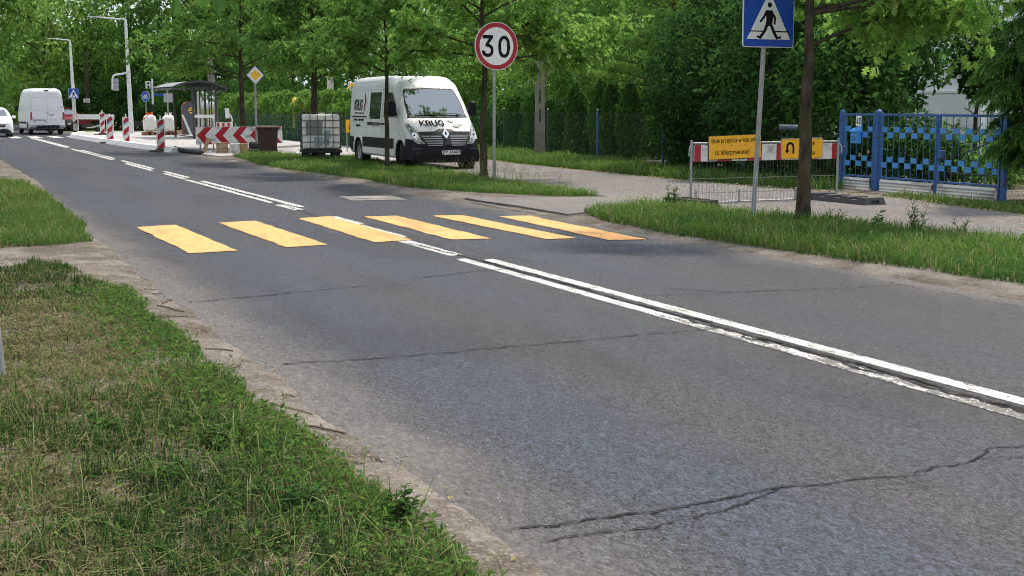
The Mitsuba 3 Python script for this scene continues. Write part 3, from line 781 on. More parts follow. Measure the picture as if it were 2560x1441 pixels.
# ------------------------------------------------------------------ trees
def oak(x, y, lb, r, lean, h0, limbs, reach, nleaf, tmpl, seed, top=7.0, hue=0.50, val=0.50, extra=(), lsize=0.17, clear=None):
    """A young street oak: tapered trunk, rising limbs, twigs that carry whorls of lobed leaves."""
    rg = np.random.default_rng(seed)
    t = thing('oak_tree', lb, 'tree', 'young oaks along the verge')
    zz = np.linspace(-0.05, top * 0.85, 14)
    wob = 0.016 * rg.normal(size=(14, 2)); wob[:3] = 0
    tr = np.stack([x + lean * zz + wob[:, 0], y + wob[:, 1], zz], 1)
    rad = r * np.clip(1 - zz / (top * 0.95), 0.08, 1) ** 0.75 * np.where(zz < 0.2, 1.32, 1)
    part(t, 'trunk', tube(tr, rad, 12), 'm_bark', True)
    tw_pts, tw_dir = [], []
    spec = [(h0 + (top * 0.8 - h0) * (q / max(1, limbs - 1)) ** 0.9, q * 2.4 + seed, None, None) for q in range(limbs)] + list(extra)
    for q, (h, az, ln, el) in enumerate(spec):
        f = np.clip((h - h0) / (top - h0), 0, 1)
        ln = ln or reach * (1.02 - 0.62 * f) * (0.75 + 0.4 * rg.random())
        el = math.radians(22 + 32 * f + 14 * rg.normal() * 0.6) if el is None else el
        s = np.linspace(0, 1, 8)
        d = np.array([math.cos(az), math.sin(az)])
        b = np.array([np.interp(h, zz, tr[:, k]) for k in range(3)])
        side = np.array([-d[1], d[0]]) * 0.12 * ln * rg.normal()
        L = np.stack([b[0] + d[0] * ln * s * math.cos(el) + side[0] * s ** 2, b[1] + d[1] * ln * s * math.cos(el) + side[1] * s ** 2, b[2] + ln * math.sin(el) * (s - 0.35 * s ** 2.2)], 1)
        if clear is not None and clear(L[2:] - [0, 0, 0.05]).any():
            continue
        lr = min(0.027, r * 0.36) * (0.6 + 0.5 * ln / reach)
        part(t, 'branch', tube(L, np.linspace(lr, 0.006, 8), 6), 'm_bark', True)
        tws = []
        for m in range(int(7 + 5 * ln)):
            u = 0.25 + 0.75 * rg.random()
            o = np.array([np.interp(u, s, L[:, k]) for k in range(3)])
            dd = unit(np.array([d[0], d[1], 0.15]) * 0.8 + rg.normal(size=3) * [0.9, 0.9, 0.55])
            l2 = (0.35 + 0.55 * rg.random()) * (0.6 + 0.25 * ln)
            s2 = np.linspace(0, 1, 5)
            tp = o + dd * l2 * s2[:, None] + np.array([0, 0, -0.16]) * l2 * s2[:, None] ** 2
            if clear is not None and clear(tp).any():
                continue
            tws.append(tube(tp, np.linspace(0.008, 0.003, 5), 4, False))
            for w in range(4):
                u2 = 0.3 + 0.7 * (w + 0.6 * rg.random()) / 3.6
                tw_pts.append([np.interp(u2, s2, tp[:, k]) for k in range(3)]); tw_dir.append(dd)
        part(t, 'twigs', tws, 'm_bark', kind='stuff')
    C, Dr = np.array(tw_pts), np.array(tw_dir)
    if clear is not None:
        m = ~clear(C); C, Dr = C[m], Dr[m]
    per = max(3, int(nleaf / len(C)))
    n = len(C) * per
    P = np.repeat(C, per, 0) + rg.normal(0, 0.06, (n, 3))
    w = unit(rg.normal(size=(n, 3)) * [1, 1, 0.45] + np.repeat(Dr, per, 0) * 0.5)
    D = unit(w + [0, 0, -0.45]); N = unit(rg.normal(size=(n, 3)) * 0.45 + [0, 0, 1.0])
    th = np.repeat(rg.normal(0, 0.045, len(C)), per); tv = np.repeat(rg.normal(0, 0.09, len(C)), per)
    leaf_part(t, 'crown', [place_leaves(P, D, N, lsize * (0.65 + 0.6 * rg.random(n)), tmpl, hue + th + rg.normal(0, 0.05, n), val + tv + rg.normal(0, 0.09, n))])
    return t


PI = math.pi
oak(10.62, 14.66, 'mossy oak trunk between the two yellow detour signs, nearest of the row', 0.098, 0.005, 2.75, 14, 2.5, 7200, OAK, 81, 5.6, 0.56, 0.78, lsize=0.16, clear=lambda C: (C[:, 0] < 10.95) & (C[:, 1] < 15.95) & (C[:, 2] < 3.5),
    extra=[(2.34, -0.25, 2.3, 0.42), (2.5, 2.2, 1.5, 0.5), (2.75, -0.9, 2.2, 0.12), (2.8, 0.5, 2.3, 0.15), (2.7, 3.4, 1.9, 0.12), (3.0, -0.4, 2.6, 0.1), (2.9, 1.6, 1.7, 0.1)])
oak(10.72, 25.7, 'slim oak right behind the speed limit sign', 0.082, -0.003, 2.5, 14, 2.3, 7000, OAK, 82, 5.6, 0.56, 0.78, clear=lambda C: (C[:, 0] < 11.25) & (C[:, 1] < 25.15) & (C[:, 2] < 3.6),
    extra=[(2.45, -0.4, 2.2, 0.15), (2.7, 0.1, 2.4, 0.2), (2.6, -0.9, 2.1, 0.25), (2.55, 2.4, 1.7, 0.15), (2.3, 3.6, 1.3, 0.05), (2.9, -0.2, 2.5, 0.1), (3.1, 0.5, 2.2, 0.1), (3.0, -1.2, 2.2, 0.1)])
oak(10.3, 30.6, 'thin oak in front of the parked white van', 0.062, 0.0, 2.4, 14, 2.0, 7800, OAK2, 83, 5.8, 0.52, 0.66, clear=lambda C: C[:, 2] < 2.42 + 0.10 * np.clip(C[:, 0] - 10.3, 0, 2),
    extra=[(2.15, 2.9, 1.5, 0.75), (2.2, -0.2, 1.4, 0.9), (2.35, 2.3, 2.0, 0.35), (2.5, 0.3, 1.9, 0.3), (2.3, 3.5, 2.1, 0.3), (2.8, -0.6, 2.0, 0.2), (2.9, 3.9, 2.2, 0.15), (3.2, 0.9, 2.2, 0.15)])
oak(10.5, 37.5, 'oak standing behind the caged water tank', 0.12, 0.0, 2.4, 15, 2.1, 7000, OAK2, 84, 6.0, 0.46, 0.54, lsize=0.19, clear=lambda C: (C[:, 2] < 2.32) | ((C[:, 0] - 0.232 * C[:, 1] < 0.35) & (C[:, 2] < 3.1)),
    extra=[(2.2, 2.9, 2.3, 0.35), (2.3, 0.1, 2.2, 0.35), (2.5, 3.6, 2.6, 0.15), (2.6, -0.5, 2.6, 0.15), (2.9, 2.3, 2.6, 0.1), (3.0, 4.2, 2.6, 0.1)])
oak(10.5, 46.6, 'oak behind the yellow diamond priority sign', 0.11, 0.0, 2.6, 15, 3.1, 7200, OAK2, 85, 6.4, 0.50, 0.56, lsize=0.21, clear=lambda C: C[:, 2] < 2.55,
    extra=[(2.2, 3.0, 2.8, 0.3), (2.4, 0.2, 2.6, 0.35), (2.5, 2.5, 3.0, 0.15), (2.4, 3.8, 2.6, 0.1), (2.8, -0.4, 2.8, 0.15), (3.2, 3.3, 3.4, 0.1), (3.6, 2.7, 3.4, 0.1)])


def broad(x, y, lb, r, zc, rz, nclump, per, lsize, hue, val, seed, csize=0.75, tmpl=DIAMOND, group='trees closing the view behind the street', trunk=0.16, name='leafy_tree', shell=0.55, cat='tree', keep=None):
    rg = np.random.default_rng(seed)
    t = thing(name, lb, cat, group)
    tr = [tube([(x, y, -0.1), (x + 0.1 * rg.normal(), y, zc * 0.5), (x + 0.2 * rg.normal(), y + 0.1, zc + rz * 0.5)], [trunk, trunk * 0.8, trunk * 0.2], 8)]
    for q in range(7):
        a = q * 2.4 + seed; h = zc * (0.35 + 0.12 * q)
        tr.append(tube([(x, y, h), (x + math.cos(a) * r * 0.4, y + math.sin(a) * r * 0.4, h + 0.4 * rz * 0.4), (x + math.cos(a) * r * 0.8, y + math.sin(a) * r * 0.8, h + 0.5 * rz * 0.5)], [trunk * 0.4, trunk * 0.25, 0.01], 5))
    part(t, 'trunk', tr, 'm_bark', True)
    leaf_part(t, 'crown', [clumpy(rg, (x, y, zc), (r, r, rz), nclump, per, csize, lsize, tmpl, hue, val, shell=shell, keep=keep)])
    return t


FARS = [(7.6, 168, 4.6, 0.44, .40, 'distant tree where the road runs out of view, left one'), (11.5, 150, 4.6, 0.46, .44, 'distant tree where the road runs out of view, right one'), (3.5, 205, 5.5, 0.44, .4, 'last tree seen at the far left end of the road'),
        (8.6, 97, 3.2, 0.56, .66, 'bright lime tree at the far left behind the street lamps'), (11.2, 101, 3.4, 0.42, .36, 'tall dark tree behind the nearer street lamp, left one'), (14.0, 96, 3.4, 0.44, .42, 'broad tree right of the nearer street lamp'),
        (16.8, 93, 3.4, 0.38, .32, 'dark tree behind the bus stop sign poles'), (19.8, 92, 3.6, 0.46, .40, 'leafy tree above the left end of the bus shelter'), (22.5, 88, 3.6, 0.36, .30, 'dark tree above the right end of the bus shelter'),
        (9.4, 118, 3.8, 0.56, .55, 'sunlit tree farthest down the road'), (13.0, 122, 4.0, 0.40, .36, 'far tree filling the gap behind the lamps'), (18, 118, 4.2, 0.42, .36, 'far tree behind the bus stop'), (24.5, 108, 4.2, 0.4, .34, 'far tree behind the shelter roof')]
for q, (x, y, r, hu, va, lb) in enumerate(FARS):
    k = 0.74 if 110 < y < 130 else 1.0
    broad(x, y, lb, r, 5.3 * k, 5.2 * k, 165, 50, 0.34, hu + 0.06, va + 0.18, 101 + q, 0.85)
MIDS = [(20.0, 76, 3.2, 0.36, .30, 'dark tree behind the hedge, left of the white pole'), (23.5, 72, 3.2, 0.34, .28, 'dark tree behind the hedge, at the white pole'), (26.5, 69, 3.3, 0.38, .32, 'dark tree behind the excavator arm'), (25.5, 60, 3.0, 0.36, .30, 'dark tree above the right part of the thuja hedge'),
        (24.8, 53, 3.0, 0.34, .28, 'dark tree behind the roof of the parked van'), (25.5, 46, 3.0, 0.38, .30, 'tree behind the speed limit sign'), (23.2, 41.0, 2.7, 0.44, .40, 'lighter leafy tree just left of the concrete pole'), (24.3, 36.5, 2.7, 0.40, .36, 'tree right of the concrete pole'),
        (29, 62, 4, 0.4, .34, 'farther tree over the hedge'), (30, 50, 4, 0.38, .32, 'farther tree over the van'), (28.5, 41, 3.6, 0.42, .36, 'farther tree behind the pine'), (27.5, 34.5, 3.0, 0.40, .34, 'farther tree left of the white house')]
for q, (x, y, r, hu, va, lb) in enumerate(MIDS):
    broad(x, y, lb, r, 3.75, 3.7, 190, 50, 0.24, hu + 0.02, va + 0.22, 131 + q, 0.7)
# shrubs that stand behind the fences
SH = [(17.9, 28.9, 1.0, 1.15, 1.35, 0.24, .24, 0.12, 'dark laurel mass at the left of the hedge behind the barrier'), (17.3, 27.6, 1.4, 2.0, 2.4, 0.20, .18, 0.12, 'darkest tall shrub behind the left yellow sign'), (17.05, 24.6, 1.35, 2.0, 2.4, 0.24, .22, 0.12, 'dark shrub behind the big oak trunk'),
      (17.0, 22.3, 1.05, 1.6, 1.9, 0.32, .32, 0.13, 'green laurel beside the gate post'), (18.4, 23.4, 1.6, 3.1, 2.0, 0.26, .27, 0.13, 'tall glossy evergreen above the small gate'), (19.6, 27.6, 1.7, 3.2, 2.2, 0.28, .24, 0.13, 'tall dark evergreen behind the hedge mass'),
      (18.6, 20.3, 0.9, 0.42, 0.5, 0.40, .42, 0.10, 'low bush behind the bars of the double gate'), (17.5, 20.5, 0.62, 0.6, 0.65, 0.26, .24, 0.10, 'dark bush right behind the left leaf of the double gate'), (20.0, 24.7, 0.85, 4.1, 2.2, 0.30, .30, 0.13, 'dark evergreen left of the white house corner'), (21.4, 23.3, 0.36, 2.8, 0.85, 0.22, .20, 0.12, 'dark leafy branches hanging before the white house wall'), (22.2, 21.9, 0.9, 0.6, 0.7, 0.44, .44, 0.10, 'bush below the white house wall'), (19.6, 42.4, 1.2, 1.7, 1.7, 0.56, .60, 0.12, 'light bush at the left of the concrete pole'),
      (20.1, 35.2, 1.0, 1.5, 1.5, 0.60, .78, 0.11, 'bush with small pale leaves right of the narrow conifers'), (20.9, 38.6, 1.5, 2.3, 1.9, 0.54, .60, 0.12, 'bush behind the narrow conifers'), (19.8, 49.5, 1.4, 2.2, 1.6, 0.56, .60, 0.14, 'bright yellow-green bush above the hedge beside the van')]
for q, (x, y, r, zc, rz, hu, va, ls, lb) in enumerate(SH):
    broad(x, y, lb, r, zc, rz, int(60 + 60 * r * rz), 34, ls * 1.12, hu, va, 161 + q, 0.34, OVAL, 'shrubs behind the fences', 0.05, 'garden_shrub', 0.6, 'shrub')
for q, (x, y, r, lb) in enumerate([(12.6, 92, 2.0, 'dark undergrowth behind the wheelbarrow'), (15.6, 88, 2.0, 'dark undergrowth behind the bulk bags'), (18.6, 84, 2.0, 'dark undergrowth behind the kiosk'), (9.8, 92.5, 1.6, 'dark undergrowth behind the motorcycle'), (20.5, 80.5, 2.0, 'dark undergrowth behind the glass shelter')]):
    broad(x, y, lb, r, 1.3, 1.6, 130, 46, 0.2, 0.30, .20, 181 + q, 0.6, DIAMOND, 'undergrowth below the far trees', 0.06, 'undergrowth_shrub', 0.5, 'shrub')
# the tree on the left of the road, of which only overhanging branches show
broad(0.9, 42, 'tree on the left whose leafy branches overhang the oncoming lane', 2.65, 4.9, 2.9, 300, 44, 0.2, 0.54, .55, 191, 0.5, OVAL, None, 0.2, 'roadside_tree')


def thuja(x, y, lb, r, h, n, seed, group, hue=0.40, val=0.42, z0=0.0, ls=0.12):
    rg = np.random.default_rng(seed)
    t = thing('thuja_shrub', lb, 'conifer', group)
    part(t, 'trunk', tube([(x, y, -0.05), (x, y, h * 0.9)], [0.04, 0.01], 6), 'm_bark')
    a, u = rg.random(n) * 6.283, rg.random(n)
    prof = np.clip(np.minimum(1.0, (1 - u) * 3.2) ** 0.6, 0.05, 1) * (0.85 + 0.15 * np.sin(u * 9 + seed))
    lump = 0.72 + 0.5 * meshkit.fbm(np.stack([np.cos(a) * 2 + x, np.sin(a) * 2 + y, u * h * 2.6], 1), 3, seed)
    rr = r * prof * lump * (0.72 + 0.28 * rg.random(n))
    P = np.stack([x + rr * np.cos(a), y + rr * np.sin(a), z0 + u * (h - 0.1)], 1)
    D = np.stack([np.cos(a) * 0.55, np.sin(a) * 0.55, np.full(n, 1.0)], 1) + rg.normal(0, 0.35, (n, 3))
    N = np.stack([np.cos(a), np.sin(a), np.full(n, 0.2)], 1) + rg.normal(0, 0.5, (n, 3))
    leaf_part(t, 'foliage', [place_leaves(P, D, N, ls * (0.6 + 0.8 * rg.random(n)), DIAMOND, hue + 0.16 * (lump - 1) + rg.normal(0, 0.05, n), val + 0.35 * (lump - 1) + rg.normal(0, 0.11, n))])


NTH = 'first second third fourth fifth sixth seventh eighth ninth tenth eleventh twelfth thirteenth fourteenth fifteenth sixteenth seventeenth eighteenth nineteenth twentieth twenty-first twenty-second twenty-third'.split()
for q in range(23):
    y = 47.5 + q * 1.22
    thuja(15.75 + 0.05 * ((q * 7) % 5 - 2), y, f'thuja {NTH[q]} from the near end of the clipped hedge', 0.64, 2.12 + 0.10 * ((q * 5) % 7) / 7, 1700, 301 + q, 'thujas of the clipped hedge', 0.54, 0.60, ls=0.17)
for x, y, h, lb in ((18.62, 37.3, 2.32, 'first narrow conifer right of the concrete pole'), (18.68, 35.8, 2.42, 'second and tallest narrow conifer right of the concrete pole'), (18.4, 34.6, 2.3, 'third narrow conifer right of the concrete pole'), (18.2, 33.2, 2.2, 'fourth narrow conifer, beside the pine')):
    thuja(x, y, lb, 0.40, h, 3800, int(400 + y * 10), 'narrow conifers behind the wire fence', 0.38, 0.30, ls=0.10)
for q, y in enumerate((39.3, 40.6, 42.0, 43.4, 44.8)):
    thuja(18.7, y, f'dark conifer left of the concrete pole, {NTH[q]} of five counted from the pole', 0.5, 1.9 + 0.1 * (q % 2), 2200, 420 + q, 'dark conifers left of the concrete pole', 0.36, 0.42, ls=0.12)


def conifer(name, lb, x, y, h, r, nb, z0, droop, hue, val, seed, ls, dens, tufts, sector=None):
    rg = np.random.default_rng(seed)
    t = thing(name, lb, 'conifer')
    part(t, 'trunk', tube([(x, y, -0.1), (x, y, h)], [0.13, 0.02], 8), 'm_bark', True)
    sets, bs = [], []
    for q in range(nb):
        u = (q + rg.random()) / nb; z = z0 + (h - z0) * u ** 1.25
        a = q * 2.39996 + rg.normal(0, 0.2); l = r * (1 - 0.8 * u) * (0.75 + 0.4 * rg.random()) * (1 if tufts else 0.5 + 0.5 * min(1, max(0, (z - 0.9) / 1.3)))
        s = np.linspace(0, 1, 7)
        L = np.stack([x + math.cos(a) * l * s, y + math.sin(a) * l * s, z + l * (0.18 * s - droop * s ** 2 + 0.25 * droop * s ** 4)], 1)
        bs.append(tube(L, np.linspace(0.022, 0.005, 7), 5, False))
        m = int(dens * l)
        ss = 0.15 + 0.85 * rg.random(m) ** 0.8
        o = np.stack([np.interp(ss, s, L[:, k]) for k in range(3)], 1)
        side = np.array([-math.sin(a), math.cos(a), 0]); out = np.array([math.cos(a), math.sin(a), 0])
        if tufts:      # pine: needle brushes at twig ends
            o = o + (rg.normal(size=(m, 1)) * side * 0.28 + rg.random((m, 1)) * out * 0.15 + rg.random((m, 1)) * [0, 0, 0.18]) * 0.9
            k = 26; P = np.repeat(o, k, 0); D = unit(rg.normal(size=(m * k, 3)) + out * 0.7 + [0, 0, 0.7])
            sets.append(place_leaves(P, D, rg.normal(size=(m * k, 3)), ls * (0.7 + 0.5 * rg.random(m * k)), NEEDLE, hue + np.repeat(rg.normal(0, 0.06, m), k), val + np.repeat(rg.normal(0, 0.12, m), k)))
        else:          # spruce: hanging side shoots clothed in needles
            sl = (0.22 + 0.4 * rg.random(m)) * (1.1 - 0.5 * ss) * min(1.2, 0.5 + l * 0.4); sg = np.sign(rg.normal(size=m))
            d0 = unit(sg[:, None] * side * 0.8 + out * 0.7 + np.array([0, 0, -0.6 - 0.7 * droop]))
            k = 26; w = np.tile(np.linspace(0.02, 1, k), m)
            P = np.repeat(o, k, 0) + np.repeat(d0 * sl[:, None], k, 0) * w[:, None] + np.array([0, 0, -0.16]) * (np.repeat(sl, k) * w ** 2)[:, None]
            D = unit(np.repeat(d0, k, 0) * 1.1 + rg.normal(size=(m * k, 3)) * 0.5)
            tip = np.where(w > 0.75, 0.14, 0)
            sets.append(place_leaves(P, D, rg.normal(size=(m * k, 3)), ls * (0.7 + 0.5 * rg.random(m * k)), (NEEDLE[0] * [2.6, 1, 1], NEEDLE[1]), hue + tip + np.repeat(rg.normal(0, 0.04, m), k), val + tip + np.repeat(rg.normal(0, 0.1, m), k)))
    part(t, 'branches', bs, 'm_bark', kind='stuff')
    leaf_part(t, 'needles', sets)
    return t


conifer('pine_tree', 'olive-green pine with loose needle brushes above the narrow conifers', 19.2, 32.6, 7.0, 2.7, 50, 1.9, 0.0, 0.54, 0.56, 501, 0.14, 44, True)
conifer('spruce_tree', 'dark spruce with drooping branches at the right frame edge over the gate end', 16.75, 16.35, 6.5, 1.7, 200, 0.85, 0.40, 0.28, 0.42, 502, 0.075, 62, False)

# trees across the street, out of view on the left, which shade and are mirrored in glass
for q, (x, y) in enumerate(((-9, 6), (-10, 15), (-9, 24), (-10, 33), (-9, 52), (-8, 66), (-16, 20), (-17, 44), (-7, 80), (-6, 95), (-8, 112), (-18, 90), (-18, 70), (-6, 130))):
    broad(x, y, f'leafy tree across the street, {NTH[q]} from the viewer, out of view', 4.2, 5.5, 5.2, 80, 26, 0.62, 0.42, .38, 601 + q, 1.3, DIAMOND, 'trees across the street')

# ------------------------------------------------------------------ signs on poles
UP = np.array([0, 0, 1.0])


def frame(th):
    """Right and outward normal of an upright plate that faces -Y turned by th."""
    ex = np.array([math.cos(th), math.sin(th), 0.0])
    return ex, np.cross(ex, UP)


def clampset(t, x, y, z, n):
    part(t, 'clamp', put(box(-0.035, 0.035, -0.035, 0.055, -0.02, 0.02, 0.004), x - n[0] * -0.02, y - n[1] * -0.02, z, math.atan2(n[1], n[0]) + PI / 2), 'm_steel')


def crossing_sign(t, o, th, s, simple=False):
    ex, n = frame(th)
    o = np.asarray(o, float)
    part(t, 'plate', prism(rrect(s, s, s * 0.045), 0.018, o - n * 0.018, ex, UP), 'm_lampwhite')
    part(t, 'face', prism(rrect(s * 0.975, s * 0.975, s * 0.04), 0.003, o, ex, UP), 'm_signblue')
    k = s / 0.82
    part(t, 'triangle', prism(Polygon([(-0.345 * k, -0.30 * k), (0.345 * k, -0.30 * k), (0, 0.315 * k)]).buffer(0.004), 0.003, o + n * 0.003, ex, UP), 'm_signwhite')
    q = lambda px, row: ((px - 1921) / 155 * k, ((115 - row) / 185 - 0.41) * k)
    L = lambda pts, w: LineString([q(*a) for a in pts]).buffer(w * k / 2, cap_style='round', quad_segs=4)
    sh = [Point(*q(1922, 12)).buffer(0.034 * k), Polygon([q(1912, 26), q(1929, 26), q(1930, 44), q(1928, 62), q(1914, 62), q(1915, 44)]).buffer(0.006 * k),
          L([(1914, 29), (1908, 42), (1900, 52)], 0.032), L([(1927, 29), (1936, 43), (1935, 57)], 0.032),
          L([(1917, 58), (1911, 74), (1900, 91)], 0.044), L([(1900, 91), (1893, 89)], 0.03), L([(1925, 58), (1932, 74), (1941, 91)], 0.044), L([(1940, 92), (1951, 90)], 0.03),
          L([(1872, 76), (1906, 76)], 0.016), L([(1938, 76), (1972, 76)], 0.016)]
    if simple:
        sh = sh[:8] + sh[8:]
    part(t, 'pictogram', prism(shapely.union_all(sh), 0.002, o + n * 0.006, ex, UP), 'm_print')


t = thing('crossing_sign', 'large blue square pedestrian crossing sign on a leaning grey pole', 'road sign')
ex, n = frame(0.03)
part(t, 'pole', tube([(10.405, 15.50, -0.1), (10.56, 15.50, 3.25)], 0.033, 14), 'm_galv', True)
SC = np.array([10.55, 15.50, 2.355 + 0.41]) + n * 0.055
crossing_sign(t, SC, 0.03, 0.82)
for z in (2.5, 2.95):
    clampset(t, 10.53, 15.50, z, n)

t = thing('speed_limit_sign', 'round red-rimmed 30 speed limit sign on a straight grey pole', 'road sign')
ex, n = frame(0.05)
part(t, 'pole', tube([(10.62, 24.92, -0.1), (10.62, 24.92, 3.1)], 0.034, 14), 'm_galv', True)
o = np.array([10.645, 24.92, 2.735]) + n * 0.055
disc = lambda r: Point(0, 0).buffer(r, quad_segs=16)
part(t, 'plate', prism(disc(0.468), 0.018, o - n * 0.018, ex, UP), 'm_lampwhite')
part(t, 'face', prism(disc(0.463), 0.003, o, ex, UP), 'm_signwhite')
part(t, 'rim', prism(disc(0.455).difference(disc(0.367)), 0.003, o + n * 0.003, ex, UP), 'm_signred', label='red ring')
part(t, 'digit', text('3', 0.395, o + n * 0.006 - ex * 0.19 - UP * 0.195, ex, UP, bold=True, sx=0.86), 'm_print', label='black digit 3')
part(t, 'digit', text('0', 0.395, o + n * 0.006 + ex * 0.165 - UP * 0.205, ex, UP, bold=True, sx=0.86), 'm_print', label='black digit 0')
for z in (2.45, 2.95):
    clampset(t, 10.62, 24.92, z, n)

t = thing('priority_sign', 'yellow diamond priority road sign with white border on a slim pole', 'road sign')
ex, n = frame(0.15)
part(t, 'pole', tube([(10.46, 44.4, -0.1), (10.44, 44.4, 2.7)], 0.036, 10), 'm_galv', True)
o = np.array([10.44, 44.4, 2.55]) + n * 0.06
dm = lambda r: Polygon([(r, 0), (0, r), (-r, 0), (0, -r)]).buffer(0.012)
part(t, 'plate', prism(dm(0.285), 0.018, o - n * 0.018, ex, UP), 'm_greybox')
part(t, 'border', prism(dm(0.268), 0.003, o, ex, UP), 'm_lampwhite')
part(t, 'face', prism(dm(0.163), 0.003, o + n * 0.003, ex, UP), 'm_prioyellow')

t = thing('edge_post', 'weathered grey metal post cut by the left frame edge', 'post')
part(t, 'pole', tube([(0.418, 8.20, -0.1), (0.395, 8.20, 0.3), (0.365, 8.20, 0.9), (0.30, 8.2, 2.4)], 0.033, 12), 'm_galv', True)

# ------------------------------------------------------------------ fence, posts, gate
def chainlink(p0, p1, h, z0=0.05, sp=0.10, w=0.0011):
    p0, p1 = np.array(p0, float), np.array(p1, float)
    L = np.linalg.norm(p1 - p0); d = (p1 - p0) / L; nn = np.array([-d[1], d[0]])
    V, Fc, at = [], [], 0
    a = np.arange(-h, L, sp)
    for sgn in (1, -1):
        s0 = a if sgn > 0 else a + h
        s1 = a + h if sgn > 0 else a
        zz0, zz1 = np.zeros(len(a)), np.full(len(a), h)
        t0 = np.clip(s0, 0, L); t1 = np.clip(s1, 0, L)
        zz0 = np.abs(t0 - s0); zz1 = h - np.abs(t1 - s1)
        off = 0.002 * sgn
        for dx, dz in ((-w, 0), (w, 0), (0, w)):
            for tt, z in ((t0, zz0), (t1, zz1)):
                q = p0 + d * (tt + 0)[:, None] + nn * (off + dx)
                V.append(np.c_[q, z + z0 + dz])
        n = len(a)
        b = [at + i * n for i in range(6)]; i = np.arange(n)
        for u, v in ((0, 2), (2, 4), (4, 0)):
            Fc.append(np.stack([b[u] + i, b[v] + i, b[v + 1] + i], 1)); Fc.append(np.stack([b[u] + i, b[v + 1] + i, b[u + 1] + i], 1))
        at += 6 * n
    return np.vstack(V), np.vstack(Fc)


t = thing('wire_fence', 'chain-link fence with slim blue and green posts before the conifers and dark hedge', 'fence')
FL = [(16.05, 21.35), (16.33, 24.7), (16.66, 28.7), (17.0, 32.8), (17.32, 36.6), (17.65, 40.6), (18.0, 45)]
for q, (a, b) in enumerate(zip(FL[:-1], FL[1:])):
    part(t, 'wire_mesh', chainlink(a, b, 1.34), 'm_wire' if q < 3 else 'm_greenwire', kind='stuff')
for q, (x, y) in enumerate(FL[1:]):
    part(t, 'post', tube([(x, y, -0.1), (x, y, 1.46)], 0.03, 8), 'm_bluepaint' if q < 3 else 'm_greenwire')
    part(t, 'cap', put(lathe([(0, 0.03), (0.025, 0.022), (0.034, 0)], 8), x, y, 1.46), 'm_steel')
t = thing('wire_fence', 'chain-link fence with diagonal brace right of the blue gate', 'fence')
part(t, 'wire_mesh', chainlink((16.12, 16.72), (16.12, 9.5), 1.35), 'm_wire', kind='stuff')
part(t, 'brace', tube([(16.12, 16.75, 0.95), (16.12, 15.95, 0.02)], 0.022, 6), 'm_bluepaint')
part(t, 'post', tube([(16.12, 14.2, -0.1), (16.12, 14.2, 1.42)], 0.03, 8), 'm_bluepaint')
t = thing('wire_fence', 'pale chain-link fence inside the yard before the white house wall', 'fence')
part(t, 'wire_mesh', chainlink((20.6, 26.5), (20.6, 17.0), 1.12, sp=0.085, w=0.0022), 'm_wire', kind='stuff')
for y in (26, 23.4, 20.8, 18.2):
    part(t, 'post', tube([(20.6, y, -0.1), (20.6, y, 1.25)], 0.025, 8), 'm_galv')

GX = 16.1


def gate_post(y, h, lb, w=0.042):
    t = thing('gate_post', lb, 'gate post')
    part(t, 'shaft', box(GX - w, GX + w, y - w, y + w, -0.1, h, 0.008), 'm_bluepaint')
    part(t, 'cap', put(lathe([(0, 0.045), (w * 0.9, 0.03), (w * 1.12, 0)], 10), GX, y, h), 'm_bluepaint', True)
    return t


gate_post(21.07, 1.47, 'blue post at the left of the small gate')
gate_post(20.02, 1.47, 'thick blue post between the small gate and the double gate', 0.058)
gate_post(16.86, 1.45, 'blue post at the right end of the double gate')


def gate(name, lb, y0, y1, nb, filled, cat, slats=(0.04, 0.26), top=1.42):
    """A leaf from y0 (left) down to y1 (right): frame, bars, small square plates, slats of sheet metal."""
    t = thing(name, lb, cat)
    r = 0.02
    for y in (y0 - r, y1 + r):
        part(t, 'stile', box(GX - r, GX + r, y - r, y + r, 0.02, top + r, 0.004), 'm_bluepaint')
    for z, hh in ((top, 0.022), (0.29, 0.016), (0.03, 0.012)):
        part(t, 'rail', box(GX - 0.018, GX + 0.018, y1 + 2 * r, y0 - 2 * r, z - hh, z + hh, 0.003), 'm_bluepaint')
    ys = np.linspace(y0 - r, y1 + r, nb + 1)
    for y in ys[1:-1]:
        part(t, 'bar', tube([(GX, y, 0.306), (GX, y, top - 0.02)], 0.006, 6), 'm_bluepaint')
    for (z0, z1, ks) in filled:
        for k in ks:
            part(t, 'plate', box(GX - 0.014, GX - 0.009, ys[k + 1] + 0.004, ys[k] - 0.004, z0, z1), 'm_blueplate')
    ns = 4
    for k in range(ns):
        z = slats[0] + (slats[1] - slats[0]) * k / ns; zt = slats[0] + (slats[1] - slats[0]) * (k + 1) / ns
        part(t, 'slat', hull([[GX - 0.03 - dx, y, zz] for y in (y1 + 0.05, y0 - 0.05) for zz, dx in ((z, 0.022), (z, 0.026), (z + 0.012, 0.028), (zt, -0.004), (zt, -0.001))]), 'm_slat')
    return t


